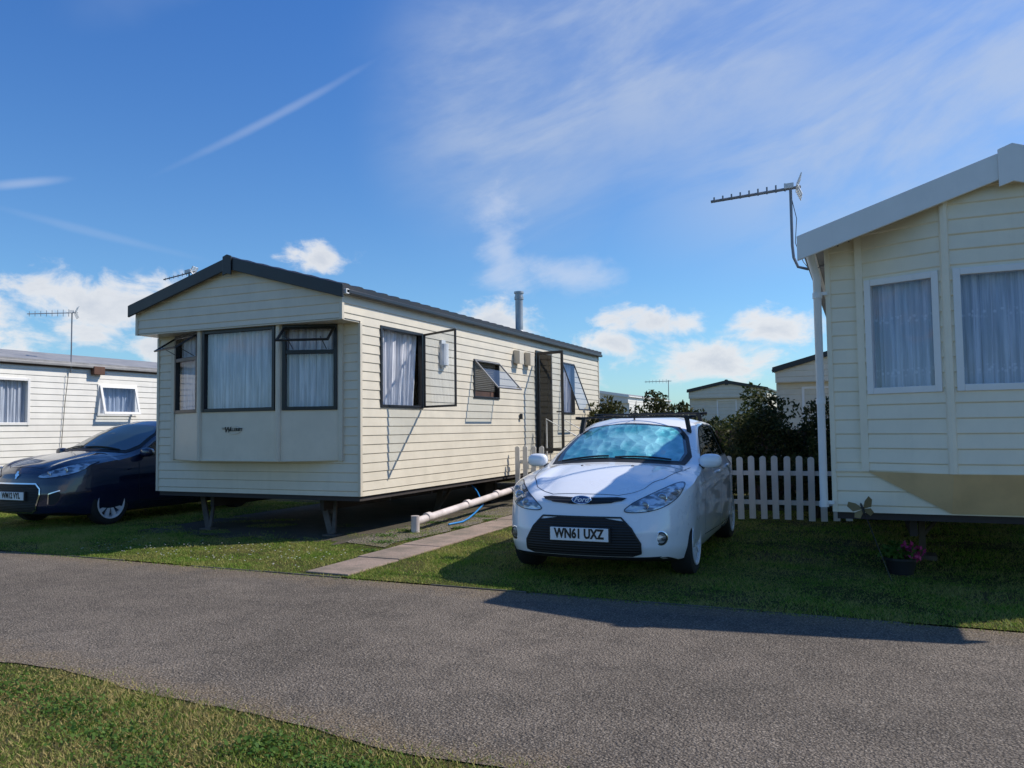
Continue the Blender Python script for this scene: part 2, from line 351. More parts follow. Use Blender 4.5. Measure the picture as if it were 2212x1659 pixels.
# ---------------------------------------------------------------- caravan
def caravan(name,label,loc,w,L,b,g,e,r,of,wall,trim,roofm,barge,holesR=(),holesL=(),lapp=.115,frontholes=(),group=None,tiles=True,bargeh=.16,ov=.06,boxed=True,cap=.07):
    T=thing(name,label,'static caravan',loc,0,group)
    h=w/2; sl=(r-e)/h; gf=of if boxed else 0.
    mb=MB(); lapwall(mb,(h,0,0),(0,1,0),(1,0,0),L,b,g,holesR,lapp); lapwall(mb,(h,-gf,0),(0,1,0),(1,0,0),L+gf,g,e,[(q[0]+gf,q[1]+gf,q[2],q[3]) for q in holesR],lapp)
    mo('side_wall',mb,wall,T)
    mb=MB(); lapwall(mb,(-h,0,0),(0,1,0),(-1,0,0),L,b,g,holesL,lapp); lapwall(mb,(-h,-gf,0),(0,1,0),(-1,0,0),L+gf,g,e,(),lapp)
    mo('side_wall',mb,wall,T)
    mb=MB(); lapwall(mb,(-h,0,0),(1,0,0),(0,-1,0),w,b,g,frontholes,lapp); mo('front_wall',mb,wall,T)
    roofclip=[((0,0,r-.02),(sl,0,1)),((0,0,r-.02),(-sl,0,1))]
    mb=MB(); lapwall(mb,(-h,-gf,0),(1,0,0),(0,-1,0),w,g,r,(),lapp); mo('gable',mb,wall,T,clip=roofclip)
    mb=MB(); lapwall(mb,(-h,L,0),(1,0,0),(0,1,0),w,b,r,(),lapp); mo('rear_wall',mb,wall,T,clip=roofclip)
    if boxed:
        mb=MB(); mb.box((-h+.005,-of+.005,g-.02),(h-.005,.0-.005,g-.001)); mo('soffit',mb,trim,T)
    mb=MB(); mb.box((-h+.02,.02,b-.06),(h-.02,L-.02,b-.002)); mo('floor',mb,'chassis',T)
    for sx in(-1,1):
        x=sx*(h+.006); xa,xb=(x-.03,x+.012) if sx>0 else (x-.012,x+.03)
        for (ya,yb,za,zb) in [(-.018,.03,b,(g-.022 if boxed else e-.03)),(L-.03,L+.018,b,e-.02)]+([(-of-.018,-of+.03,g-.02,e-.03)] if boxed else []):
            mb=MB(); mb.box((xa,ya,za),(xb,yb,zb)); mo('corner_trim',mb,trim,T,bevel=.004)
    mb=MB(); ny=int((L+of+.2)/.07) if tiles else 2; nx=14; y0=-of-.08;y1=L+.1
    for sx in(-1,1):
        vs=[];fs=[]
        for j in range(ny+1):
            y=y0+(y1-y0)*j/ny
            for i in range(nx+1):
                x=(h+ov)*i/nx; z=r+.03-sl*x
                if tiles: z+=.022*(1 if j%4 in(1,2) else 0)+.018*(1-((i*.5)%1.))
                vs.append((sx*x,y,z))
        n0=len(vs)
        for j in range(ny+1):
            y=y0+(y1-y0)*j/ny
            for i in (0,nx): x=(h+ov)*i/nx; vs.append((sx*x,y,r-.03-sl*x))
        for j in range(ny):
            for i in range(nx): a=j*(nx+1)+i; fs.append((a,a+1,a+nx+2,a+nx+1))
            a=j*(nx+1)+nx; fs.append((a,n0+2*j+1,n0+2*j+3,a+nx+1)); fs.append((n0+2*j,n0+2*j+2,n0+2*j+3,n0+2*j+1))
        mb.add(vs,fs)
    mo('roof',mb,roofm,T)
    for sx in(-1,1):
        mb=MB(); L2=h+ov+.02; d=V((sx*L2,0,-sl*L2)); top=V((0,-of-.095,r+.05))
        mb.obox(top,d,V((0,.03,0)),V((0,0,-bargeh)))
        mo('barge_board',mb,barge,T,bevel=.006)
    mb=MB(); k=cap*sl
    mb.add([(-cap,-of-.115,r-bargeh-.01-k),(0,-of-.115,r-bargeh-.01),(cap,-of-.115,r-bargeh-.01-k),(cap,-of-.115,r+.075-k),(0,-of-.115,r+.08),(-cap,-of-.115,r+.075-k)]+
           [(-cap,-of-.0955,r-bargeh-.01-k),(0,-of-.0955,r-bargeh-.01),(cap,-of-.0955,r-bargeh-.01-k),(cap,-of-.0955,r+.075-k),(0,-of-.0955,r+.08),(-cap,-of-.0955,r+.075-k)],
           [(0,1,2,3,4,5),(11,10,9,8,7,6)]+[(i,i+6,(i+1)%6+6,(i+1)%6) for i in range(6)])
    mo('ridge_cap',mb,barge,T,bevel=.004)
    for sx in(-1,1):
        mb=MB(); x=sx*(h+ov*.5); mb.box((min(x,x+sx*.07),-of-.04,e-.075),(max(x,x+sx*.07),L+.05,e-.02)); mo('gutter',mb,barge,T,bevel=.01)
    mb=MB()
    for x in(-h*.55,h*.55): mb.box((x-.03,.25,b-.22),(x+.03,L-.2,b-.061))
    k=.8
    while k<L-.5: mb.box((-h*.95,k,b-.12),(h*.95,k+.04,b-.0615)); k+=1.1
    mo('chassis',mb,'chassis',T)
    return T
def basis(p,q):
    d=(V((q[0],q[1],0))-V((p[0],p[1],0))); L=d.length; d.normalize(); n=V((d.y,-d.x,0)); return d,n,L
# ================================================================ MAIN CARAVAN
CX=-7.43;CY=8.21
X=lambda x:x-CX; Y=lambda y:y-CY
hw_=1.71
mc=caravan('static_caravan','cream static caravan with black roof edge, bay front and opened windows',(CX,CY,0),2*hw_,9.67,.52,2.70,3.06,3.54,.376,'cream','creamtrim','blackroof','black',
   holesR=[(Y(8.65),Y(9.73),1.63,2.70),(Y(11.33),Y(12.30),1.83,2.46),(Y(13.95),Y(14.80),.86,2.80),(Y(15.37),Y(16.15),1.62,2.70)],frontholes=[(.35,3.07,1.2,2.66)])
def bayfront(T,xa,xb,d,z0,g,wz0,wz1,fm,wall,trim,cur,lapp,vents=True,fwid=.045,cx=0.,clip=None):
    P=[(-xa+cx,-.016),(-xb+cx,-d),(xb+cx,-d),(xa+cx,-.016)]
    for i in range(3):
        dd,n,Ln=basis(P[i],P[i+1]); m=.05
        mb=MB(); 
        if lapp: lapwall(mb,(*P[i],0),dd,n,Ln,z0,g-.021,[(m,Ln-m,wz0,wz1)],lapp,.012)
        else:
            for a in [(0,Ln,z0,wz0),(0,Ln,wz1,g-.021),(0,m,wz0,wz1),(Ln-m,Ln,wz0,wz1)]: fr_box(mb,P[i],dd,n,a[0],a[1],a[2],a[3],-.02,0.)
        mo('bay_panel',mb,wall,T,clip=clip)
        tr=wz0+(wz1-wz0)*.68 if (vents and i!=1) else None
        w=window(T,P[i],dd,n,m,Ln-m,wz0,wz1,fm,fwid,transom=tr,cur=cur,freq=9 if i==1 else 8)
        if tr:
            hz=V((P[i][0],P[i][1],wz1-.03))+dd*(m+.02)+n*.03
            out=(n*math.cos(math.radians(34))+V((0,0,-1))*math.sin(math.radians(34)))
            sash(w,hz,dd,out,Ln-2*m-.04,(wz1-tr)*1.0,fm,name='vent_pane')
            for k in(.12,Ln-2*m-.16):
                s=MB(); s.tube([hz+dd*k+out*.27,hz+dd*k-n*.03+V((0,0,-.28))],.005,6); mo('window_stay',s,'black',w)
    for p in P[1:3]:
        mb=MB(); mb.tube([(p[0],p[1]-.004,z0-.01),(p[0],p[1]-.004,g-.021)],.035,8); mo('bay_post',mb,trim,T,smooth=40,clip=clip)
    for p,sx in((P[0],-1),(P[3],1)):
        mb=MB(); mb.box((p[0]-.03,-.04,z0-.01),(p[0]+.03,-.003,g-.021)); mo('bay_post',mb,trim,T,clip=clip)
    mb=MB(); mb.add([(P[0][0],-.003,z0-.012),(P[1][0],P[1][1]-.015,z0-.012),(P[2][0],P[2][1]-.015,z0-.012),(P[3][0],-.003,z0-.012),
        (P[0][0],-.003,z0),(P[1][0],P[1][1]-.015,z0),(P[2][0],P[2][1]-.015,z0),(P[3][0],-.003,z0)],[(0,3,2,1),(4,5,6,7),(0,1,5,4),(1,2,6,5),(2,3,7,6)])
    mo('bay_sill',mb,trim,T)
    return P
bayfront(mc,1.42,.66,.29,.97,2.70,1.60,2.68,'black','cream','creamtrim','curtain',None,cx=.02)
bd=MB(); bd.lathe((0,0,0),(0,-1,0),[(0.0,.006),(.13,.006),(.135,.0)],32)
bd.v=[(x-.05,y-.292,1.36+z*.42) for x,y,z in bd.v]
bo=mo('maker_badge',bd,'creamtrim',mc,smooth=40)
textmesh('lettering','ILLERBY',.056,'ink',bo,(-.0,-.302,1.365),(math.pi/2,0,0),1.05,.002,.0015)
textmesh('lettering','W',.10,'ink',bo,(-.145,-.303,1.362),(math.pi/2,0,0),1.0,.002,.002,.2)
b=MB(); b.obox((-.24,-.303,1.385),(.06,0,0),(0,.004,0),(0,0,.006)); b.obox((-.23,-.303,1.372),(.05,0,0),(0,.004,0),(0,0,.005)); mo('wing_mark',b,'ink',bo)
sx=hw_
SO=(sx,0); UD=V((0,1,0)); ND=V((1,0,0))
w1=window(mc,SO,UD,ND,Y(8.65),Y(9.73),1.63,2.70,'black',.04,cur=None,glass=False)
curtain(w1,SO,UD,ND,Y(8.67),Y(9.71),1.63,2.69,.10,'curtain',.03,7,gather=.12)
sash(w1,(sx+.03,Y(9.71),1.64),(0,0,1),(math.sin(math.radians(117)),math.cos(math.radians(117)),0),1.05,.79,'black')
w2=window(mc,SO,UD,ND,Y(11.33),Y(12.30),1.83,2.46,'black',.035,cur=None,glass=False)
bl=MB()
for k in range(16): 
    z=1.96+k*.031
    bl.obox((sx-.07,Y(11.36),z),(0,.91,0),(.022,0,.016),(0,0,.003))
mo('blind',bl,'blind',w2,label='pale slatted blind')
b=MB(); b.box((sx-.08,Y(11.34),1.85),(sx-.06,Y(12.28),1.95)); mo('inner_sill',b,'woodbrown',w2)
sash(w2,(sx+.03,Y(11.34),2.45),(0,1,0),(math.sin(math.radians(42)),0,-math.cos(math.radians(42))),.95,.62,'alu',.022)
w3=window(mc,SO,UD,ND,Y(15.37),Y(16.15),1.62,2.70,'black',.035,cur='curtain',glass=False)
sash(w3,(sx+.03,Y(15.38),2.69),(0,1,0),(math.sin(math.radians(20)),0,-math.cos(math.radians(20))),.76,1.06,'black',.025)
dm=MB(); ring(dm,SO,UD,ND,Y(13.95),Y(14.80),.84,2.82,.045,-.06,.025); dr=mo('door_frame',dm,'black',mc,bevel=.004)
lf=sash(mc,(sx+.03,Y(13.97),.90),(0,0,1),(math.sin(math.radians(104)),math.cos(math.radians(104)),0),1.88,.60,'black',.055,name='door')
hd=MB(); hd.obox((sx+.50,Y(13.80),1.62),(.12,-.01,0),(0,-.05,0),(0,0,.025)); mo('handle',hd,'black',lf)
fl=MB(); fx=X(-6.1); fy=Y(14.1)
fl.lathe((fx,fy,3.1),(0,0,1),[(.11,0),(.11,.10),(.075,.14),(.075,.74),(.09,.745),(.09,.80),(.078,.805),(.078,.86),(.095,.865),(.095,.90),(0,.905)],24)
mo('flue',fl,'galv',mc,smooth=40)
wl=MB(); a=[]
for k in range(9):
    an=math.pi*k/8; a.append((sx+.015+.09*math.sin(an),Y(10.3)-.09*math.cos(an)))
for p,q in zip(a[:-1],a[1:]): wl.quad((p[0],p[1],2.28),(q[0],q[1],2.28),(q[0],q[1],2.60),(p[0],p[1],2.60))
wl.box((sx+.01,Y(10.24),2.25),(sx+.035,Y(10.36),2.66))
mo('wall_light',wl,'plastic',mc,smooth=50)
for yy in(12.92,13.42):
    vb=MB(); vb.obox((sx+.01,Y(yy),2.50),(0,.2,0),(.12,0,-.02),(0,0,.24)); mo('wall_vent',vb,'creamtrim',mc,bevel=.01)
vb=MB(); vb.box((sx+.012,Y(13.15),1.50),(sx+.05,Y(13.22),1.60)); mo('wall_hook',vb,'black',mc,bevel=.01)
cb=MB(); cb.box((sx+.05,-.42,2.98),(sx+.10,-.36,3.04)); mo('gutter_end',cb,'plastic',mc,bevel=.005)
def leg(T,tx,ty,bx,by,b):
    mb=MB()
    mb.obox((tx-.05,ty,b-.06),(.09,0,0),(0,.03,0),(bx-tx,by-ty,-(b-.06)))
    mb.obox((tx+.16,ty+.05,b-.06),(.05,0,0),(0,.03,0),(bx-tx-.16,by-ty-.05,-(b-.10)))
    mb.obox((bx-.10,by-.06,0.006),(.2,0,0),(0,.14,0),(0,0,.02))
    return mo('leg',mb,'rustleg',T,bevel=.003)
leg(mc,X(-6.62),Y(8.62),X(-6.22),Y(8.30),.52); leg(mc,X(-8.72),Y(8.62),X(-8.28),Y(8.30),.52)
leg(mc,X(-6.4),Y(11.5),X(-6.4),Y(11.3),.52); leg(mc,X(-8.4),Y(11.5),X(-8.4),Y(11.3),.52)
leg(mc,X(-6.4),Y(16.5),X(-6.4),Y(16.3),.52); leg(mc,X(-8.4),Y(16.5),X(-8.4),Y(16.3),.52)
def simplewheel(T,x,y,r=.27,w=.17):
    mb=MB(); mb.lathe((x,y,r),(1,0,0),[(0,-w/2),(r*.6,-w/2),(r*.95,-w/2),(r,-w/3),(r,w/3),(r*.95,w/2),(r*.6,w/2),(r*.55,w/3),(0,w/3)],28); return mo('wheel',mb,'tyre',T,smooth=50)
simplewheel(mc,X(-6.25),Y(12.9)); simplewheel(mc,X(-8.6),Y(12.9))
def aerial(T,base,top,boomdir,boomlen,n=9,elem=.14,refl=True,r=.012,bend=None,mat='alu',el_dir=(0,0,1),br=.009,er=.005,rs=1.):
    mb=MB(); pts=bend if bend else [base,top]
    mb.tube(pts,r,8)
    b=V(boomdir).normalized(); t=V(top)-V((0,0,.03)); s=t-b*.10; e=t+b*boomlen
    mb.tube([s,e],br,6); side=V(el_dir).normalized()
    for k in range(n):
        c=t+b*(boomlen*(k+.6)/n); hh=elem*(1-.35*k/n)/2
        mb.tube([c-side*hh*(.35 if er>.006 else 1),c+side*hh],er,5)
    a=mo('aerial',mb,mat,T)
    if refl:
        q=MB(); up=V((0,0,1)); sd=b.cross(up).normalized(); c=t-b*.06
        for sgn in(-1,1):
            for k in range(5):
                p=c+up*sgn*(.015+.022*k)*rs-b*(.010*k); q.tube([p-sd*.13*rs,p+sd*.13*rs],.006,5)
            for s2 in(-.12,0,.12): q.tube([c+sd*s2*rs,c+up*sgn*.11*rs-b*.045+sd*s2*rs],.006,5)
        q.obox(t-b*.03-sd*.03,b*.09,sd*.05,V((0,0,.05)))
        mo('reflector',q,'plastic',a)
    return a
aerial(mc,(-1.78,.6,2.7),(-1.78,.6,3.76),(-1,-.3,-.22),.42,6,.06,rs=.6)
# ================================================================ RIGHT CARAVAN
RX=1.13;RY=7.62;rh=1.40
slr=(3.46-3.0)/rh
rc=caravan('static_caravan','pale yellow static caravan with white windows and net curtains',(RX,RY,0),2*rh,9.5,.57,2.72,3.0,3.46,.31,'yellow','yellow','greyroof','whitetrim',lapp=.125,bargeh=.215,ov=.20,frontholes=[(.3,2.5,1.2,2.7)],boxed=False,cap=.10)
bayfront(rc,1.14,.49,.30,.94,3.5,1.60,2.60,'whitetrim','yellow','yellow','netblue',.125,vents=False,fwid=.055,clip=[((0,0,3.46-.034),(slr,0,1)),((0,0,3.46-.034),(-slr,0,1))])
mb=MB(); z1=.93;z0=.585
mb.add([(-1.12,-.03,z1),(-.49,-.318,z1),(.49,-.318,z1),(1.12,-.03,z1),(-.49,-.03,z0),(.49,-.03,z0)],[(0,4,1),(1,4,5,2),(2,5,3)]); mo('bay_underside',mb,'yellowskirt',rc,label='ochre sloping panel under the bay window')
mb=MB(); mb.box((-rh+.02,-.03,.925),(-1.12,-.018,.945)); mo('batten',mb,'yellow',rc,bevel=.004)
for k in range(14):
    x=-rh+.1+k*.09; z=3.46-.034-slr*abs(x)-.06
    mb=MB(); mb.ellipsoid((x,-.02-(.27*min(1,max(0,(x+1.14)/.65))),z),(.006,.006,.006),6,4); mo('rivet',mb,'rustleg',rc)
mb=MB(); dx=-rh-.085
mb.tube([(-rh-.14,-.30,2.92),(-rh-.12,-.12,2.80),(dx,-.04,2.66),(dx,-.04,.62)],.034,10)
for z in(.64,1.55,2.5): mb.tube([(dx,-.04,z-.025),(dx,-.04,z+.025)],.041,10)
mb.box((dx-.01,-.05,2.5),(-rh,-.03,2.53)); mb.box((dx-.01,-.05,.64),(-rh,-.03,.67))
mo('downpipe',mb,'whitetrim',rc,smooth=50)
bx=-.62-RX; ay=8.5-RY
aerial(rc,(bx+.12,ay,2.62),(bx,ay,3.80),(-1,-.12,-.08),.80,9,.12,r=.015,bend=[(bx+.34,ay,2.95),(bx+.14,ay,2.92),(bx+.05,ay,2.95),(bx+.01,ay,3.05),(bx,ay,3.18),(bx,ay,3.82)],br=.015,er=.009)
cbm=MB(); cbm.tube([(bx,ay,3.7),(bx+.05,ay,3.45),(bx+.03,ay,3.2),(bx+.10,ay,3.0),(bx+.2,ay,2.85)],.004,5); mo('aerial_cable',cbm,'ink',rc)
mb=MB(); lx=.48-RX; ly=8.9-RY
mb.box((lx-.03,ly-.03,0.004),(lx+.03,ly+.03,.51)); mb.obox((lx-.02,ly-.02,.22),(.04,0,0),(0,.03,0),(-.22,0,.28)); mb.obox((lx-.02,ly-.02,.22),(.04,0,0),(0,.03,0),(.22,0,.28)); mb.box((lx-.12,ly-.12,.0),(lx+.12,ly+.12,.05))
mo('leg',mb,'rustleg',rc,bevel=.003)
leg(rc,.8,1.2,.8,1.0,.57); leg(rc,-1,5.2,-1,5,.57); leg(rc,.8,5.2,.8,5,.57); simplewheel(rc,-1.05,4.6); simplewheel(rc,1.05,4.6)
# ================================================================ LEFT CARAVAN
LX=-15.6;LY=6.9;lh=1.6
lc=caravan('static_caravan','white static caravan with grey roof and small open vent window',(LX,LY,0),2*lh,10.5,.50,2.4,2.70,3.0,.2,'whitewall','whitetrim','greyroof','greyroof',
   holesR=[(1.6,9.67-LY,1.5,2.36),(11.07-LY,12.0-LY,1.68,2.32)],tiles=False)
SO=(lh,0)
window(lc,SO,UD,ND,1.6,9.67-LY,1.5,2.36,'whitetrim',.05,cur='curtain')
wv=window(lc,SO,UD,ND,11.07-LY,12.0-LY,1.68,2.32,'whitetrim',.05,cur='curtain')
sash(wv,(lh+.04,11.10-LY,2.30),(0,1,0),(math.sin(math.radians(14)),0,-math.cos(math.radians(14))),.87,.60,'whitetrim',.05)
mb=MB(); mb.box((lh+.02,2.,2.60),(lh+.05,10.3,2.635)); mo('gutter_strip',mb,'woodbrown',lc)
mb=MB(); mb.box((lh+.02,10.9-LY,2.50),(lh+.12,11.15-LY,2.66)); mo('vent_box',mb,'woodbrown',lc,bevel=.01)
aerial(lc,(lh+.05,10.45-LY,2.5),(lh+.05,10.45-LY,3.70),(-.55,-1,-.12),.75,8,.14)
mb=MB(); mb.tube([(lh+.05,3.5,2.5),(lh+.03,3.45,1.9),(lh+.03,3.4,1.2),(lh+.03,3.4,.6)],.006,5); mo('aerial_cable',mb,'ink',lc)
# ================================================================ BACKGROUND CARAVANS
def bgvan(x0,x1,y,L,e,r,wall,roofm,barge,label,win):
    h=(x1-x0)/2
    T=caravan('static_caravan',label,((x0+x1)/2,y,0),x1-x0,L,.5,e-.35,e,r,.2,wall,wall,roofm,barge,lapp=.15,tiles=False,bargeh=.14,group='static caravans on the park')
    for a,b,c,d in win: window(T,(-h,-.012),V((1,0,0)),V((0,-1,0)),a,b,c,d,'whitetrim',.06,cur='curtain')
    return T
bgvan(-7.0,-3.75,35,9,2.88,3.22,'cream','blackroof','black','distant cream caravan with dark roof and white window',[(1.15,2.0,1.35,2.45)])
bgvan(-2.05,1.4,21.5,9,2.78,3.25,'cream','blackroof','black','grey cream caravan with black roof edge behind the hedge',[(.6,1.8,1.4,2.3)])
bgvan(-14.2,-10.6,38,9,2.85,3.15,'whitewall','greyroof','whitetrim','distant white caravan with pale roof',[(.6,1.8,1.4,2.3)])
bgvan(-19.,-15.6,30,9,2.9,3.3,'cream','greyroof','whitetrim','distant cream caravan with pale roof edge',[(.6,1.8,1.4,2.3)])
bgvan(6.,9.4,30,9,2.9,3.3,'cream','greyroof','whitetrim','distant cream caravan with pale roof edge',[(.6,1.8,1.4,2.3)])
tv=thing('television_aerial','thin television aerial on a pole above the hedge','aerial',(-5.9,26,0)); aerial(tv,(0,0,0),(0,0,2.85),(-1,0,0),.8,7,.14,refl=False,r=.012)
# ================================================================ CARS
def interp(pts,x):
    if x<=pts[0][0]: return pts[0][1]
    for (a,b),(c,d) in zip(pts[:-1],pts[1:]):
        if x<=c: return b+(d-b)*(x-a)/(c-a)
    return pts[-1][1]
def smoothcurve(pts,n=400,it=30):
    x0,x1=pts[0][0],pts[-1][0]; xs=np.linspace(x0,x1,n); ys=np.array([interp(pts,x) for x in xs])
    for _ in range(it): ys[1:-1]=(ys[:-2]+2*ys[1:-1]+ys[2:])/4
    return lambda x: float(np.interp(x,xs,ys))
def build_car(P):
    T=thing('parked_car',P['label'],'car',P['loc'],P['rot'],None)
    L=P['L']; Tf=smoothcurve(P['top'],500,40); hwf=smoothcurve(P['hw'],200,18); fp=smoothcurve(P['front'],200,14)
    def plan(u):
        f=1-P.get('ftaper',.15)*max(0,1-u/.75)**2.0
        rr_=1-.14*max(0,1-(L-u)/.8)**2.2
        return f*rr_
    def Ttop(u,s): 
        ue=u-P['bow']*s*s*min(1,max(0,(u-.3)/.6))
        cr=.035 if u<1 else .05
        hood=max(0,min(1,(1.05-u)/.25))*min(1,u/.15)
        return Tf(ue)-cr*s*s-.035*abs(s)**10+hood*(.020*math.exp(-((abs(s)-.68)/.08)**2)-.010*math.exp(-((abs(s)-.50)/.09)**2))
    def F(s,v,t):
        u=L*v; zb=.17+.05*max(0,1-u/.25)+.08*max(0,1-(L-u)/.3)
        zt=Ttop(u,s); z=zb+t*(zt-zb)
        x=s*hwf(z)*plan(u)
        if t<.001: x*=.97
        fade=max(0,1-u/.9)**1.3
        y=u+fade*(fp(z)+.11*s*s+.13*abs(s)**7)
        rf=max(0,1-(L-u)/.7)
        y-=rf*(.06*s*s+.10*abs(s)**7)
        if abs(s)>.999 and 1.0<u<L-.2:
            zc=.80+.035*(u-1); x+=math.copysign(.013*math.exp(-((z-zc)/.022)**2)-.010*math.exp(-((z-zc+.08)/.06)**2),s)
        return (x,y,z)
    nx,ny,nz=44,130,40
    idx={};vs=[]
    def vid(i,j,k):
        if (i,j,k) not in idx:
            idx[(i,j,k)]=len(vs); vs.append(F(-1+2*i/nx,j/ny,k/nz))
        return idx[(i,j,k)]
    fs=[]
    for i in range(nx):
        for j in range(ny):
            fs.append((vid(i,j,nz),vid(i+1,j,nz),vid(i+1,j+1,nz),vid(i,j+1,nz)))
            fs.append((vid(i,j,0),vid(i,j+1,0),vid(i+1,j+1,0),vid(i+1,j,0)))
        for k in range(nz):
            fs.append((vid(i,0,k),vid(i+1,0,k),vid(i+1,0,k+1),vid(i,0,k+1)))
            fs.append((vid(i,ny,k),vid(i,ny,k+1),vid(i+1,ny,k+1),vid(i+1,ny,k)))
    for j in range(ny):
        for k in range(nz):
            fs.append((vid(0,j,k),vid(0,j,k+1),vid(0,j+1,k+1),vid(0,j+1,k)))
            fs.append((vid(nx,j,k),vid(nx,j+1,k),vid(nx,j+1,k+1),vid(nx,j,k+1)))
    bvh=BVHTree.FromPolygons([V(v) for v in vs],fs)
    mb=MB(); mb.add(vs,fs)
    body=mo('body',mb,P['paint'],T)
    cut=MB(); wr=P['wr']; cr_=wr+.042
    for u in P['wu']:
        for sx in(-1,1):
            n=56; c=V((sx*.52,u,wr)); vv=[];ff=[]
            for h in(0,.6):
                for k in range(n): an=2*math.pi*k/n; vv.append((c.x+sx*h,c.y+cr_*math.cos(an),c.z+cr_*math.sin(an)))
            for k in range(n):
                f=(k,(k+1)%n,n+(k+1)%n,n+k); ff.append(f if sx>0 else f[::-1])
            a=tuple(range(n)); b_=tuple(range(n,2*n))
            ff.append(a[::-1] if sx>0 else a); ff.append(b_ if sx>0 else b_[::-1]); cut.add(vv,ff)
    co=mo('cut',cut,'blkplastic')
    md=body.modifiers.new('bo','BOOLEAN'); md.operation='DIFFERENCE'; md.object=co; md.solver='EXACT'
    bpy.context.view_layer.update()
    me=bpy.data.meshes.new_from_object(body.evaluated_get(bpy.context.evaluated_depsgraph_get()))
    body.modifiers.clear(); body.data=me; bpy.data.objects.remove(co)
    if len(me.materials)<2: me.materials.append(MAT['blkplastic'])
    else: me.materials[1]=MAT['blkplastic']
    for p in me.polygons:
        c=p.center
        inside=any(abs(math.hypot(c.y-u,c.z-wr)-cr_)<.006 and abs((p.normal.y*(c.y-u)+p.normal.z*(c.z-wr))/cr_)>.9 for u in P['wu']) or (abs(abs(c.x)-.52)<.004 and abs(p.normal.x)>.95)
        p.material_index=1 if (inside or (c.z<.235 and abs(p.normal.z)>.8)) else 0
    me.polygons.foreach_set('use_smooth',[True]*len(me.polygons)); me.set_sharp_from_angle(angle=math.radians(38))
    def prj(a,b,mode,off,nrm=False):
        if mode=='F': o=V((a,-2,b)); d=V((0,1,0))
        elif mode=='T': o=V((a,b,4)); d=V((0,0,-1))
        elif mode=='R': o=V((3,a,b)); d=V((-1,0,0))
        else: o=V((-3,a,b)); d=V((1,0,0))
        h=bvh.ray_cast(o,d)
        if h[0] is None: return None
        n=h[1]
        if n.dot(d)>0: n=-n
        if nrm: return h[0],n
        return h[0]+n*off
    def dens(ol,step):
        out=[]
        for p,q in zip(ol,ol[1:]+ol[:1]):
            l=math.dist(p,q); k=max(1,int(l/step))
            for i in range(k): out.append((p[0]+(q[0]-p[0])*i/k,p[1]+(q[1]-p[1])*i/k))
        return out
    def rnd(ol,it=2):
        for _ in range(it):
            n=[]
            for p,q in zip(ol,ol[1:]+ol[:1]):
                n+=[(p[0]*.75+q[0]*.25,p[1]*.75+q[1]*.25),(p[0]*.25+q[0]*.75,p[1]*.25+q[1]*.75)]
            ol=n
        return ol
    def patch(name,ol,mode,off,mat,parent=T,step=.03,rn=2,label=None):
        ol=dens(rnd(ol,rn) if rn else ol,step)
        xs=[p[0] for p in ol];ys=[p[1] for p in ol]
        pts=[V(p) for p in ol]; n=len(pts); edges=[(i,(i+1)%n) for i in range(n)]
        def ins(x,y):
            c=False;j=n-1
            for i in range(n):
                if (pts[i].y>y)!=(pts[j].y>y) and x<(pts[j].x-pts[i].x)*(y-pts[i].y)/(pts[j].y-pts[i].y)+pts[i].x: c=not c
                j=i
            return c
        x=min(xs)+step*.5
        while x<max(xs):
            y=min(ys)+step*.5
            while y<max(ys):
                if ins(x,y) and min((p.x-x)**2+(p.y-y)**2 for p in pts[:n])>(step*.45)**2: pts.append(V((x,y)))
                y+=step
            x+=step
        r=delaunay_2d_cdt(pts,edges,[],1,1e-5)
        vs2=[];mp={}
        for i,p in enumerate(r[0]):
            q=prj(p.x,p.y,mode,off)
            if q is None: continue
            mp[i]=len(vs2); vs2.append(q)
        fs2=[]
        for f in r[2]:
            if all(i in mp for i in f):
                a,b,c=[vs2[mp[i]] for i in f]
                if max((a-b).length,(b-c).length,(c-a).length)<.35:
                    fl=(b-a).cross(c-a); d={'F':V((0,-1,0)),'T':V((0,0,1)),'R':V((1,0,0)),'L':V((-1,0,0))}[mode]
                    g=tuple(mp[i] for i in f); fs2.append(g if fl.dot(d)>0 else g[::-1])
        m=MB(); m.add(vs2,fs2); return mo(name,m,mat,parent,smooth=60,label=label)
    def ribbon(name,pl,mode,w,mat='seam',off=.0015,parent=T,closed=False,step=.025):
        if closed: pl=pl+[pl[0]]
        pts=[]
        for p,q in zip(pl[:-1],pl[1:]):
            k=max(1,int(math.dist(p,q)/step))
            for i in range(k): pts.append((p[0]+(q[0]-p[0])*i/k,p[1]+(q[1]-p[1])*i/k))
        pts.append(pl[-1]); vs2=[];fs2=[];prev=None
        for i,p in enumerate(pts):
            a=pts[max(i-1,0)];b=pts[min(i+1,len(pts)-1)]; d=V((b[0]-a[0],b[1]-a[1])); 
            if d.length<1e-6: continue
            d.normalize(); n=V((-d.y,d.x))*w/2
            q1=prj(p[0]+n.x,p[1]+n.y,mode,off); q2=prj(p[0]-n.x,p[1]-n.y,mode,off)
            if q1 is None or q2 is None: prev=None; continue
            k=len(vs2); vs2+=[q1,q2]
            if prev is not None and (vs2[prev]-q1).length<.3: fs2.append((prev,prev+1,k+1,k))
            prev=k
        m=MB(); m.add(vs2,fs2); return mo(name,m,mat,parent,smooth=60)
    mir=lambda ol:[(-x,y) for x,y in ol]
    ws=P['ws']
    wsp=patch('windscreen',ws,'T',.011,'screenglass' if P['shade'] else 'screenglass2',rn=1,step=.04)
    patch('windscreen_surround',P['wsb'],'T',.0045,'blkplastic',rn=1,step=.04)
    patch('sunshade' if P['shade'] else 'cabin',P['shadeol'],'T',.008,'foil' if P['shade'] else 'dark',wsp,rn=1,step=.04)
    Ts=lambda u: Ttop(u,1.)
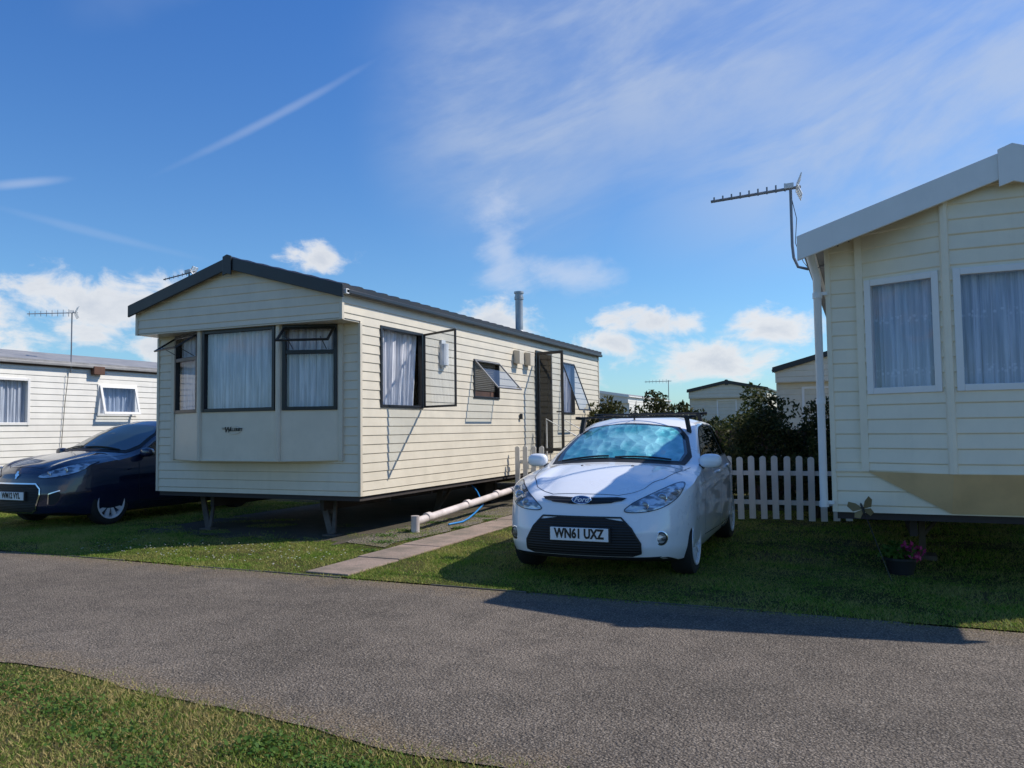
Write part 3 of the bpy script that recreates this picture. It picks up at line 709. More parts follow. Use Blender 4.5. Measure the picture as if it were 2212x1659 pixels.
    for mode,nm in(('R','side_window'),('L','side_window')):
        for (ua,ub,cut0,cut1) in P['sw']:
            bot=[];top=[]
            k=14
            for i in range(k+1):
                u=ua+(ub-ua)*i/k; zb=P['belt'](u)+.02; zt=Ts(u)-P['railw']
                if zt>zb+.012: bot.append((u,zb)); top.append((u,zt))
            ol=bot+top[::-1]
            if len(ol)>5: patch(nm,ol,mode,.005,'carglass',rn=0,step=.05)
        ua,ub=P['sw'][0][0],P['sw'][-1][1]
        bot=[];top=[]
        for i in range(31):
            u=ua-.04+(ub-ua+.08)*i/30; zb=P['belt'](u)+.004; zt=Ts(u)-P['railw']+.018
            if zt>zb+.01: bot.append((u,zb)); top.append((u,zt))
        patch('window_surround',bot+top[::-1],mode,.002,'blkplastic',rn=0,step=.05)
        for sl_ in P['seams_side']: ribbon('door_seam',sl_,mode,.008)
        for hu,hz in P['handles']:
            sgn=1 if mode=='R' else -1
            q=prj(hu,hz,mode,.0); h=MB(); h.ellipsoid((q.x+sgn*.018,q.y,q.z),(.018,.095,.018)); mo('door_handle',h,P['paint'],T,smooth=80)
    for sl_ in P['seams_top']: ribbon('bonnet_seam',sl_,'T',.006); ribbon('bonnet_seam',mir(sl_),'T',.006)
    for k,ol in enumerate((P['hl'],mir(P['hl']))):
        lamp=patch('headlight',ol,'F',.004,'reflector',rn=2,step=.02)
        patch('lens',ol,'F',.012,'lensglass',lamp,rn=2,step=.03)
        ribbon('lamp_edge',rnd(ol,2),'F',.007,'seam',.005,lamp,True)
        for bx_,bz_,br in P['bulbs']:
            sx=1 if k==0 else -1; q=prj(sx*bx_,bz_,'F',.005)
            b=MB(); b.lathe(q,(0,-1,.1),[(br,-.004),(br,.004),(br*.85,.006),(br*.75,-.0)],24); mo('lamp_ring',b,'chrome',lamp,smooth=40)
            b=MB(); b.ellipsoid((q.x,q.y+.004,q.z),(br*.7,.008,br*.7)); mo('bulb',b,'lensdark',lamp,smooth=60)
    for nm,ol,mt,rn_,off in P['front_patches']: patch(nm,ol,'F',off,mt,rn=rn_,step=.018)
    for ol,wd,mt,cl in P['front_ribbons']: ribbon('trim_strip',ol,'F',wd,mt,.011,T,cl)
    for fx_,fz_,fr_ in P['fogs']:
        for sx in(-1,1):
            q,nn=prj(sx*fx_,fz_,'F',0,True); nn=(nn+V((0,-.5,0))).normalized()
            b=MB(); b.lathe(q,nn,[(fr_*1.5,-.02),(fr_*1.45,.004),(fr_*1.28,.006)],28); fo=mo('fog_light',b,'chrome',T,smooth=40)
            b=MB(); b.lathe(q,nn,[(fr_*1.28,.004),(fr_*1.0,.0045)],28); mo('bezel',b,'blkplastic',fo)
            b=MB(); b.lathe(q,nn,[(fr_*1.0,.005),(fr_*.7,.009),(0,.011)],28); mo('lens',b,'reflector',fo,smooth=60)
    px_,pz_=0,P['platez']; q=prj(px_,pz_,'F',0.); yp=q.y-.035
    b=MB(); b.box((-.26,yp,pz_-.056),(.26,yp+.012,pz_+.056)); pl=mo('number_plate',b,'plate',T,bevel=.004)
    textmesh('lettering',P['plate'],.112,'ink',pl,(0,yp-.0015,pz_+.003),(math.pi/2,0,0),P.get('pxs',.76),.0008,.0045)
    b=MB(); b.box((-.275,yp+.012,pz_-.066),(.275,yp+.05,pz_+.066)); mo('plate_holder',b,'blkplastic',T,bevel=.005)
    for u in P['wu']:
        for sx in(-1,1):
            W=P['halfw']-.008; c=V((sx*W,u,wr)); tw=.195
            ty=MB(); ty.lathe((0,0,0),(sx,0,0),[(wr*.68,-.01),(wr*.74,.0),(wr*.9,-.002),(wr*.965,-.012),(wr,-.035),(wr,-tw+.03),(wr*.93,-tw),(wr*.66,-tw)],48)
            tyo=mo('wheel',ty,'tyre',T,smooth=35); tyo.location=c
            rm=MB(); rm.lathe((0,0,0),(sx,0,0),[(wr*.73,-.004),(wr*.72,.006),(wr*.65,.0),(wr*.62,-.05),(wr*.60,-.12)],48)
            n=P['spokes']
            for k in range(n):
                an=2*math.pi*k/n+.2; d=V((0,math.cos(an),math.sin(an))); s=V((0,-math.sin(an),math.cos(an)))
                w0,w1=P['spw']
                o=V((-sx*.022,0,0)); 
                pts=[o+d*.02-s*w0,o+d*.02+s*w0,V((-sx*.006,0,0))+d*wr*.66+s*w1,V((-sx*.006,0,0))+d*wr*.66-s*w1]
                bk=[p-V((sx*.03,0,0)) for p in pts]
                rm.add(pts+bk,[(0,1,2,3),(0,4,5,1),(1,5,6,2),(2,6,7,3),(3,7,4,0)])
            rm.lathe((0,0,0),(sx,0,0),[(.055,-.03),(.052,-.012),(.03,-.006),(0,-.004)],20)
            mo('rim',rm,'rim',tyo,smooth=35)
            dk=MB(); dk.lathe((0,0,0),(sx,0,0),[(wr*.66,-.09),(0,-.09)],32); mo('brake_disc',dk,'chassis',tyo)
    mu,mz,mx=P['mirror']
    for sx in(-1,1):
        b=MB(); b.ellipsoid((sx*mx,mu,mz),(.110,.065,.070)); mi=mo('wing_mirror',b,P['paint'],T,smooth=80)
        b=MB(); b.ellipsoid((sx*(mx+.0),mu+.058,mz),(.095,.012,.056)); mo('mirror_glass',b,'chrome',mi,smooth=80)
        b=MB(); b.tube([(sx*(mx-.07),mu+.01,mz-.05),(sx*(mx-.20),mu+.03,mz-.085)],.028,8); mo('mirror_arm',b,'blkplastic',mi,smooth=60)
    for pl_ in P['wipers']:
        b=MB(); pts=[prj(x,y,'T',.022) for x,y in dens(pl_,.1)[:len(dens(pl_,.1))//2+1]]
        b.tube([p for p in pts if p],.009,6); mo('wiper',b,'blkplastic',T)
    if P.get('extra'): P['extra'](T,prj,patch,ribbon,Ttop)
    return T
belt=lambda u: .955+.045*min(1,max(0,(u-1.2)/2.2))
def fextra(T,prj,patch,ribbon,Ttop):
    q=prj(0,.715,'F',0.); 
    b=MB(); b.lathe((0,0,0),(0,-1,0),[(.0,.012),(.085,.012),(.092,.006),(.094,-.01)],40)
    b.v=[(x,y,z*.42) for x,y,z in b.v]; bd=mo('maker_badge',b,'chrome',T,smooth=40); bd.location=(0,q.y-.024,q.z); bd.rotation_euler=(math.radians(-14),0,0)
    b=MB(); b.lathe((0,0,0),(0,-1,0),[(.0,.0155),(.079,.0152),(.081,.012)],40)
    b.v=[(x,y,z*.40) for x,y,z in b.v]; mo('enamel',b,'blueoval',bd,smooth=40)
    textmesh('lettering','Ford',.060,'plate',bd,(0,-.0165,0),(math.pi/2,0,0),1.15,.0008,.001,.35)
    for u in(1.98,2.72):
        b=MB(); z=Ttop(u,.0)+.032
        b.tube([(-.64,u,z),(.64,u,z)],.011,8)
        for sx in(-1,1):
            zz=Ttop(u,.92); b.obox((sx*.60-.02,u-.03,zz-.01),(.04,0,0),(0,.06,0),(-sx*.03,0,z-zz+.01)); b.box((sx*.59-.04,u-.035,z-.022),(sx*.59+.04,u+.035,z-.010))
            b.tube([(sx*.62,u,z),(sx*.67,u,z)],.015,8)
        mo('roof_bar',b,'blkplastic',T)
    b=MB(); b.tube([(0,2.0,Ttop(2.,0)),(0.0,1.98,Ttop(2.,0)+.03),(.06,1.85,Ttop(2.,0)+.20)],[.012,.007,.003],6); mo('car_aerial',b,'blkplastic',T)
    for x in(-.25,.25):
        q=prj(x,.88,'T',.0); b=MB(); b.ellipsoid(q,(.012,.018,.006)); mo('washer_jet',b,'blkplastic',T)
    patch('tax_disc',[(.42,1.30),(.47,1.30),(.47,1.38),(.42,1.38)],'T',.0095,'plate',rn=0)
FI=dict(label='white hatchback with roof bars and foil sunshade parked on grass',loc=(-2.27,6.50,0),rot=math.radians(1.2),L=3.90,paint='carwhite',halfw=.855,
 top=[(0,.70),(.05,.745),(.15,.79),(.35,.86),(.6,.925),(.85,.975),(1.02,1.0),(1.12,1.03),(1.5,1.22),(1.85,1.375),(2.05,1.435),(2.4,1.465),(2.9,1.45),(3.4,1.38),(3.6,1.30),(3.78,1.10),(3.88,.92),(3.9,.86)],
 hw=[(0,.80),(.17,.80),(.28,.845),(.5,.862),(.75,.862),(.88,.850),(.97,.80),(1.05,.765),(1.25,.675),(1.40,.60),(1.5,.54)],
 front=[(.15,.08),(.22,.035),(.32,.0),(.45,.0),(.58,.03),(.68,.055),(.75,.085),(.8,.10)],bow=.26,wr=.30,wu=(.82,3.28),
 ws=[(-.70,1.31),(-.45,1.14),(0,1.08),(.45,1.14),(.70,1.31),(.535,1.98),(.3,1.86),(0,1.83),(-.3,1.86),(-.535,1.98)],
 wsb=[(-.76,1.27),(-.45,1.06),(0,1.0),(.45,1.06),(.76,1.27),(.565,2.02),(.3,1.885),(0,1.855),(-.3,1.885),(-.565,2.02)],
 shade=True,shadeol=[(-.64,1.30),(-.42,1.16),(0,1.11),(.45,1.16),(.67,1.30),(.52,1.93),(.3,1.845),(.05,1.80),(-.25,1.845),(-.52,1.94)],
 belt=belt,railw=.035,sw=[(1.42,2.30,0,0),(2.36,3.02,0,0),(3.07,3.42,0,0)],
 seams_side=[[(1.28,.92),(1.26,.6),(1.30,.30),(2.3,.27),(2.36,.6),(2.34,.96)],[(2.34,.27),(3.0,.27),(2.98,.5),(3.05,.98)]],handles=[(2.17,.86),(2.92,.89)],
 seams_top=[[(.0,.16),(.30,.17),(.50,.30),(.62,.55),(.70,.95),(.74,1.2)]],
 hl=[(.35,.615),(.42,.68),(.54,.745),(.67,.81),(.75,.845),(.80,.835),(.795,.775),(.765,.715),(.68,.650),(.54,.615)],
 bulbs=[(.54,.675,.034),(.66,.725,.042),(.75,.775,.026)],
 front_patches=[('upper_grille',[(-.40,.735),(0,.725),(.40,.735),(.33,.695),(0,.672),(-.33,.695)],'mesh',1,.009),
   ('lower_grille',[(-.36,.570),(.36,.570),(.47,.45),(.53,.30),(.48,.255),(-.48,.255),(-.53,.30),(-.47,.45)],'mesh',1,.009),
   ('bumper_lip',[(-.66,.245),(.66,.245),(.62,.222),(-.62,.222)],'blkplastic',0,.006)],
 front_ribbons=[([(-.35,.572),(.35,.572),(.44,.48),(.51,.36),(.51,.28),(.44,.258),(-.44,.258),(-.51,.28),(-.51,.36),(-.44,.48)],.014,'blkplastic',True)],
 fogs=[(.665,.40,.042)],platez=.43,plate='WN61 UXZ',spokes=15,spw=(.010,.013),mirror=(1.38,1.0,.905),
 wipers=[[(-.55,1.16),(-.05,1.13)],[(.02,1.10),(.55,1.22)]],extra=fextra)
build_car(FI)
belt2=lambda u: .95+.10*min(1,max(0,(u-1.2)/2.6))
def pextra(T,prj,patch,ribbon,Ttop):
    q=prj(0,.76,'F',0.)
    b=MB(); b.add([(x*.055,0,z*.06) for x,z in [(-.3,-1),(.1,-.9),(.5,-.2),(.9,-.1),(.7,.25),(.3,.3),(.45,.75),(.1,1),(-.35,.85),(-.5,.3),(-.8,.0),(-.45,-.3)]],[tuple(range(12))[::-1]])
    o=mo('maker_badge',b,'chrome',T); o.location=(0,q.y-.012,q.z); o.rotation_euler=(math.radians(-18),0,0)
PE=dict(label='dark navy hatchback with chrome trimmed grille beside cream caravan',loc=(-11.05,7.42,0),rot=0,L=4.25,paint='carnavy',halfw=.895,
 top=[(0,.78),(.05,.85),(.15,.90),(.4,.965),(.8,1.035),(1.0,1.07),(1.10,1.10),(1.5,1.32),(1.85,1.46),(2.2,1.535),(2.7,1.55),(3.2,1.52),(3.7,1.43),(3.95,1.30),(4.12,1.05),(4.22,.92),(4.25,.88)],
 hw=[(0,.84),(.17,.84),(.28,.885),(.5,.905),(.75,.905),(.9,.885),(1.0,.84),(1.08,.80),(1.3,.70),(1.45,.63),(1.55,.57)],
 front=[(.15,.08),(.22,.03),(.32,.0),(.5,.0),(.62,.02),(.72,.045),(.82,.085)],bow=.30,wr=.315,wu=(.88,3.49),
 ws=[(-.74,1.35),(-.45,1.16),(0,1.09),(.45,1.16),(.74,1.35),(.57,2.06),(.3,1.93),(0,1.90),(-.3,1.93),(-.57,2.06)],
 wsb=[(-.80,1.31),(-.45,1.07),(0,1.0),(.45,1.07),(.80,1.31),(.60,2.10),(.3,1.955),(0,1.925),(-.3,1.955),(-.60,2.10)],
 shade=False,shadeol=[(-.70,1.35),(-.45,1.18),(0,1.11),(.45,1.18),(.70,1.35),(.55,2.02),(.3,1.91),(0,1.88),(-.3,1.91),(-.55,2.02)],
 belt=belt2,railw=.035,sw=[(1.48,2.45,0,0),(2.52,3.25,0,0),(3.31,3.75,0,0)],
 seams_side=[[(1.36,.92),(1.34,.6),(1.38,.30),(2.4,.27),(2.48,.6),(2.48,1.0)],[(2.46,.27),(3.1,.27),(3.15,.5),(3.28,1.02)]],handles=[(2.28,.88),(3.12,.92)],
 seams_top=[[(.0,.16),(.33,.17),(.52,.30),(.66,.6),(.74,1.0),(.78,1.25)]],
 hl=[(.38,.735),(.46,.78),(.60,.845),(.74,.905),(.82,.93),(.86,.91),(.845,.83),(.78,.765),(.62,.725),(.48,.715)],
 bulbs=[(.55,.77,.034),(.70,.82,.044)],
 front_patches=[('lower_grille',[(-.42,.64),(.42,.64),(.50,.54),(.44,.28),(.36,.24),(-.36,.24),(-.44,.28),(-.50,.54)],'mesh',2,.009),
   ('fog_recess',[(.60,.50),(.74,.55),(.70,.36),(.60,.34)],'blkplastic',1,.004),('fog_recess',[(-.60,.50),(-.60,.34),(-.70,.36),(-.74,.55)],'blkplastic',1,.004)],
 front_ribbons=[([(-.40,.64),(.40,.64),(.48,.57),(.49,.49),(.42,.28),(.34,.24),(-.34,.24),(-.42,.28),(-.49,.49),(-.48,.57)],.018,'chrome',True),
   ([(.60,.36),(.61,.50),(.72,.545)],.014,'chrome',False),([(-.60,.36),(-.61,.50),(-.72,.545)],.014,'chrome',False)],
 fogs=[],platez=.47,plate='WM12 VYL',pxs=.72,spokes=9,spw=(.020,.030),mirror=(1.44,1.04,.95),
 wipers=[[(-.55,1.18),(-.05,1.15)],[(.02,1.12),(.6,1.25)]],extra=pextra)
build_car(PE)
# ================================================================ FENCES
def fence(name,label,p0,p1,h,step=.155,pw=.075,mat='fencewhite'):
    T=thing(name,label,'fence',(p0[0],p0[1],0)); d=V((p1[0]-p0[0],p1[1]-p0[1],0)); L=d.length; d.normalize(); n=V((d.y,-d.x,0))
    mb=MB(); 
    vs=[(0,0),(pw,0),(pw,h-.030),(pw*.85,h-.010),(pw*.5,h),(pw*.15,h-.010),(0,h-.030)]
    k=len(vs); a=[d*x+V((0,0,z)) for x,z in vs]; b=[q+n*.018 for q in a]
    mb.add(a+b,[tuple(range(k)),tuple(range(k,2*k))[::-1]]+[(i,i+k,(i+1)%k+k,(i+1)%k) for i in range(k)])
    x=0.; first=None
    while x<L:
        if first is None: o=mo('picket',mb,mat,T); first=o
        else: o=first.copy(); COL.objects.link(o); o.parent=T
        o.location=d*x+V((0,0,.04+random.uniform(-.012,.012))); o.rotation_euler=(random.uniform(-.01,.01),random.uniform(-.012,.012),0); x+=step
    for z in(.24,h*.74):
        r=MB(); r.obox(V((0,0,z))-n*.042,d*L,n*.04,(0,0,.06)); mo('rail',r,mat,T)
    return T
fence('picket_fence','white picket fence standing on grass between the caravans',(-2.6,11.5),(-.2,11.56),.87,pw=.085,step=.155)
fence('picket_fence','short white picket gate beside the caravan door',(-5.62,12.75),(-5.1,12.75),.98,pw=.085,step=.15)
fence('picket_fence','white picket fence seen beneath the cream caravan',(-13,18.6),(-6,18.6),.8)
bf=thing('timber_fence','low brown timber fence panel behind the bushes','fence',(-4.2,15.5,0))
for k in range(34):
    b=MB(); b.box((k*.12,0,.05),(k*.12+.11,.02,1.25+random.uniform(-.01,.01))); mo('board',b,'woodbrown',bf)
st=thing('door_steps','small steps with white handrail at the caravan door','steps',(-5.6,14.4,0))
b=MB(); b.box((0,-.45,0),(.35,.45,.55)); mo('tread',b,'concrete',st,bevel=.01)
b=MB(); b.box((.351,-.45,0),(.65,.45,.28)); mo('tread',b,'concrete',st,bevel=.01)
for yy in(-.45,.45):
    b=MB(); b.tube([(.1,yy,.5),(.1,yy,1.5),(.75,yy,1.15),(.75,yy,.0)],.018,8); mo('handrail',b,'fencewhite',st,smooth=60)
# ================================================================ PIPE, HOSE
pp=thing('drain_pipe','grubby white plastic drain pipe lying beside the caravan','pipe',(0,0,0))
b=MB(); b.tube([(-5.38,8.95,.14),(-5.42,9.7,.17),(-5.50,11,.22),(-5.62,13.0,.30)],.052,14); b.tube([(-5.38,8.95,.22),(-5.38,8.95,.0)],.056,14)
for y,x in((9.3,-5.40),(10.6,-5.475),(11.8,-5.55)): b.tube([(x,y-.04,.15+(y-8.95)*.04),(x,y+.06,.154+(y-8.95)*.04)],.062,14)
mo('pipe',b,'pipe',pp,smooth=50)
hs=thing('garden_hose','blue hose curled on the gravel under the pipe','hose',(0,0,0))
b=MB(); b.tube([(-5.30,9.7,.025),(-5.24,10.0,.03),(-5.35,10.4,.03),(-5.45,10.8,.06),(-5.55,11.3,.14),(-5.75,11.5,.32),(-5.9,11.6,.42)],.013,8); mo('hose',b,'hose',hs,smooth=60)
bt=thing('butterfly_ornament','gilt metal butterfly ornament at the caravan corner','ornament',(-.04,7.42,.62))
for sx in(-1,1):
    b=MB()
    for pts in ([(0,.0),(.04,.06),(.09,.09),(.11,.055),(.08,.0)],[(0,0),(.07,-.01),(.085,-.05),(.045,-.07),(.01,-.03)]):
        vs=[(sx*x,-.03*x/.1,z) for x,z in pts]; k=len(vs); b.add(vs+[(x,y+.006,z) for x,y,z in vs],[tuple(range(k)),tuple(range(k,2*k))[::-1]]+[(i,i+k,(i+1)%k+k,(i+1)%k) for i in range(k)])
    mo('wing',b,'gold',bt)
b=MB(); b.ellipsoid((0,-.008,0),(.010,.010,.055),10,8); b.tube([(0,0,-.05),(0,.05,-.62)],.004,5); mo('insect_body',b,'ink',bt)
bt.rotation_euler=(0,math.radians(-18),math.radians(-20))
fpot=thing('flower_pot','dark pot of pink flowers on the shaded grass','flower pot',(.25,7.95,0))
b=MB(); b.lathe((0,0,0),(0,0,1),[(0,.005),(.10,.005),(.13,.13),(.14,.13),(.14,.15),(.12,.15),(.11,.12),(0,.12)],24); mo('pot',b,'blkplastic',fpot,smooth=40)
def leaves(n,center,rad,size,shell=.0,lobes=None):
    if lobes is None: lobes=[(center,rad)]
    wts=np.array([l[1][0]*l[1][1]*l[1][2] for l in lobes]); wts/=wts.sum(); k=rng.choice(len(lobes),n,p=wts)
    d=rng.normal(size=(n,3)); d/=np.linalg.norm(d,axis=1)[:,None]; rr_=(shell+(1-shell)*rng.random(n))**.45
    C=np.array([l[0] for l in lobes]);R=np.array([l[1] for l in lobes])
    c=C[k]+d*rr_[:,None]*R[k]
    a=rng.normal(size=(n,3)); a/=np.linalg.norm(a,axis=1)[:,None]; b=np.cross(a,rng.normal(size=(n,3))); b/=np.linalg.norm(b,axis=1)[:,None]
    s=size*(.6+.8*rng.random(n))[:,None]
    v=np.stack([c-a*s,c-b*s*.45,c+a*s,c+b*s*.45],1).reshape(-1,3)
    return v,np.arange(4*n).reshape(-1,4)
def np_mesh(name,v,f,mat,parent=None,kind=None,label=None):
    me=bpy.data.meshes.new(name); me.vertices.add(len(v)); me.vertices.foreach_set('co',v.astype(np.float32).ravel())
    k=f.shape[1]; me.loops.add(f.size); me.loops.foreach_set('vertex_index',f.astype(np.int32).ravel())
    me.polygons.add(len(f)); me.polygons.foreach_set('loop_start',np.arange(0,f.size,k,dtype=np.int32)); me.polygons.foreach_set('loop_total',np.full(len(f),k,dtype=np.int32))
    me.update(calc_edges=True); me.materials.append(MAT[mat]); o=bpy.data.objects.new(name,me); link(o,parent)
    if kind: o['kind']=kind
    if label: o['label']=label
    return o
v,f=leaves(300,(0,0,.19),(.17,.15,.10),.032); np_mesh('foliage',v,f,'clover',fpot)
v,f=leaves(110,(.08,-.05,.21),(.13,.11,.09),.024); np_mesh('flowers',v,f,'pink',fpot)
# ================================================================ BUSHES
def bush(label,loc,lobes,n,size):
    T=thing('bush',label,'bush',loc)
    b=MB()
    for k in range(9):
        l=lobes[k%len(lobes)][0]; b.tube([(random.uniform(-.1,.1),random.uniform(-.1,.1),0),(l[0]*.5+random.uniform(-.1,.1),l[1]*.5,l[2]*.6),(l[0]+random.uniform(-.2,.2),l[1],l[2]+lobes[k%len(lobes)][1][2]*.7)],[.035,.02,.006],6)
    mo('trunk',b,'bark',T)
    L2=[]
    for c,r in lobes:
        L2.append((c,tuple(q*.72 for q in r)))
        for _ in range(18):
            d=V((random.gauss(0,1),random.gauss(0,1),random.gauss(0,1))).normalized()
            s=random.uniform(.14,.36); L2.append(((c[0]+d.x*r[0]*.88,c[1]+d.y*r[1]*.88,max(.15,c[2]+d.z*r[2]*.88)),(r[0]*s,r[1]*s,r[2]*s)))
    v,f=leaves(n,None,None,size,lobes=L2,shell=.2); v[:,2]=np.maximum(v[:,2],.02); np_mesh('crown',v,f,'leaf',T)
    return T
bush('dense dark green bush behind the white picket fence',(-1.45,13.0,0),[((0,0,1.0),(.72,.6,.88)),((.75,.2,.9),(.65,.6,.8)),((-.45,.1,.65),(.5,.4,.6))],15000,.036)
bush('green hedge bush behind the white car',(-4.4,17.2,0),[((-1.0,0,1.1),(.9,.6,.95)),((.3,0,1.15),(.9,.6,.95)),((1.2,0,.9),(.7,.6,.8))],16000,.05)
bush('low green bush beside the timber fence',(-3.3,14.2,0),[((0,0,.5),(.8,.5,.5))],5000,.035)
bush('dark hedge far behind the caravans',(-3.0,27,0),[((-3,0,.8),(2,1,.9)),((0,0,.9),(2.2,1,1.)),((3,0,.8),(2,1,1.))],12000,.09)
bush('small green shrub under the pale yellow caravan edge',(-.65,12.3,0),[((0,0,.55),(.5,.4,.5))],4000,.03)
# ================================================================ GROUND
def sheet(name,pts,z,mat,kind='structure'):
    mb=MB(); mb.add([(x,y,z) for x,y in pts],[tuple(range(len(pts)))]); return mo(name,mb,mat,kind=kind)
sheet('ground',[(-900,-300),(900,-300),(900,1500),(-900,1500)],0,'turf')
near=lambda x: 3.12-.087*(x+4.73)+.07*max(0,min(x,3)+3.0)
pts=[]
xx=-40.
while xx<=30: pts.append((xx,near(xx)+.05*math.sin(xx*1.3)+.025*math.sin(xx*4.1)+random.uniform(-.014,.014) if xx<3 else near(3))); xx+=.12
pts+= [(30,5.985),(-40,5.985)]
sheet('road',pts,.006,'asphalt')
pts=[(-9.15,17.9)]+[(-9.15+3.45*i/60,7.85+.12*math.sin(i*.6)+random.uniform(-.12,.12)) for i in range(61)]+[(-5.70,17.9)]
sheet('bare_earth',pts,.005,'dirt')
pts=[(-5.78+random.uniform(-.08,.08),14.5-i*.22) for i in range(31)]+[(-5.04+random.uniform(-.10,.04),7.7+i*.22) for i in range(31)]
sheet('gravel_strip',pts,.009,'gravel')
mb=MB(); yy=6.12
while yy<14:
    off=(yy-6.1)*-.02; mb.box((-4.90+off+random.uniform(-.015,.015),yy+.008,-.01),(-4.41+off+random.uniform(-.01,.01),yy+.88,.016+random.uniform(-.005,.005))); yy+=.9
mo('path',mb,'paving',bevel=.008,kind='structure')
mb=MB(); xx=-30.
while xx<20: mb.box((xx+.006,5.99+random.uniform(-.006,.006),-.02),(xx+.90,6.012,.010+random.uniform(-.006,.006))); xx+=.915
mo('kerb',mb,'kerbmat',bevel=.005,kind='structure')
def grass(name,x0,x1,y0,y1,n,h,mat,keep,w=.0028):
    x=rng.uniform(x0,x1,n);y=rng.uniform(y0,y1,n); m=keep(x,y); x=x[m];y=y[m];n=len(x)
    patch_=.65+.35*np.sin(x*2.1+1.3*np.sin(y*1.7))*np.sin(y*2.9+x)
    hh=h*(.45+.9*rng.random(n))*patch_; a=rng.uniform(0,2*math.pi,n); ln=rng.normal(0,.7,n)*hh; l2=rng.normal(0,.7,n)*hh
    ww=w*(.7+.9*rng.random(n))
    z0=np.zeros(n)
    v=np.stack([np.stack([x-np.cos(a)*ww,y-np.sin(a)*ww,z0],1),np.stack([x+np.cos(a)*ww,y+np.sin(a)*ww,z0],1),np.stack([x+ln,y+l2,hh],1)],1).reshape(-1,3)
    return np_mesh(name,v,np.arange(3*n).reshape(-1,3),mat,None,'stuff')
def nearedge(x): return 3.12-.087*(x+4.73)+.07*np.maximum(0,x+3.0)+.05*np.sin(x*1.3)+.025*np.sin(x*4.1)
grass('grass',-6.2,-.3,1.5,3.5,135000,.026,'blade',lambda x,y:(y<nearedge(x)+rng.normal(.01,.06,len(x)))&(x*.9137+y*.4064>-.68*(-x*.4064+y*.9137)))
notpath=lambda x,y: ~((x>-4.94-(y-6.1)*.02+rng.normal(0,.03,len(x)))&(x<-4.37-(y-6.1)*.02+rng.normal(0,.03,len(x)))&(y<14)&(y>6.08))
def clump(x,y): return np.sin(x*3.7+2*np.sin(y*2.3))*np.sin(y*4.9+1.5*np.sin(x*1.9))
def k2(x,y):
    slab=(x>-9.2)&(x<-5.75)&(y>7.85+.12*np.sin(x*5)+rng.normal(0,.2,len(x)))&~((clump(x,y)>.45)&(y<9.6))
    grav=(x>-5.8)&(x<-5.0)&(y>7.6)&(clump(x*1.5,y*1.3)<.25)&(rng.random(len(x))>.12)
    edge=(y<6.02)&(rng.random(len(x))>.45)
    thin=(clump(x*.8,y*.9)<-.35)&(rng.random(len(x))>.45)
    return notpath(x,y)&~slab&~grav&~edge&~thin
grass('grass',-14,3.2,5.92,8.2,230000,.027,'blade2',k2,w=.0034)
grass('grass',-9.2,3.,8.2,13,125000,.032,'blade2',k2,w=.0045)
grass('grass',-14.,-9.2,8.2,12,50000,.032,'blade2',k2,w=.0045)
def clover(n,cx,cy,r):
    x=cx+rng.normal(0,r,n);y=cy+rng.normal(0,r*.6,n);z=.010+.022*rng.random(n)
    a=rng.uniform(0,6.28,n); s=.004+.007*rng.random(n); V4=[]
    tx=rng.normal(0,.45,n);ty=rng.normal(0,.45,n)
    for ang in np.linspace(0,2*math.pi,6)[:-1]:
        ca,sa=np.cos(ang+a),np.sin(ang+a)
        V4.append(np.stack([x+ca*s,y+sa*s*.8,z+(ca*tx+sa*ty)*s],1))
    return np.stack(V4,1).reshape(-1,3)
vv=[clover(int(4200*r),cx,cy,r) for cx,cy,r in [(-1.95,2.62,.10),(-2.35,2.72,.12),(-1.6,2.60,.07),(-3.1,2.55,.16),(-3.6,2.72,.14),(-4.2,2.75,.16),(-2.7,2.35,.12),(-4.9,2.6,.2),(-1.75,2.62,.10)]]
vv+=[clover(260,-5.45+rng.normal(0,.15),yc,.10) for yc in (8.0,8.5,9.0,9.9,10.8)]+[clover(160,-5.02,yc,.05) for yc in (7.4,8.3,9.5,10.4)]
vv=np.concatenate(vv); np_mesh('clover',vv,np.arange(len(vv)).reshape(-1,5),'clover',None,'stuff')
n=130; x=rng.uniform(-8.5,-5,n);y=rng.uniform(6.2,7.3,n)
v=np.stack([np.stack([x+np.cos(t_)*.009,y+np.sin(t_)*.009,np.full(n,.036)],1) for t_ in np.linspace(0,2*math.pi,7)[:-1]],1).reshape(-1,3)
np_mesh('daisies',v,np.arange(6*n).reshape(-1,6),'plate',None,'stuff')
# ================================================================ LIGHT
sv=V((1.08,.80,1.42)).normalized(); el=math.asin(sv.z); az=math.atan2(sv.x,sv.y)
sun=bpy.data.lights.new('sun','SUN'); sun.energy=5.0; sun.angle=math.radians(.53); sun.color=(1,.94,.85)
so=bpy.data.objects.new('sun',sun); COL.objects.link(so); so.rotation_euler=sv.to_track_quat('Z','Y').to_euler()
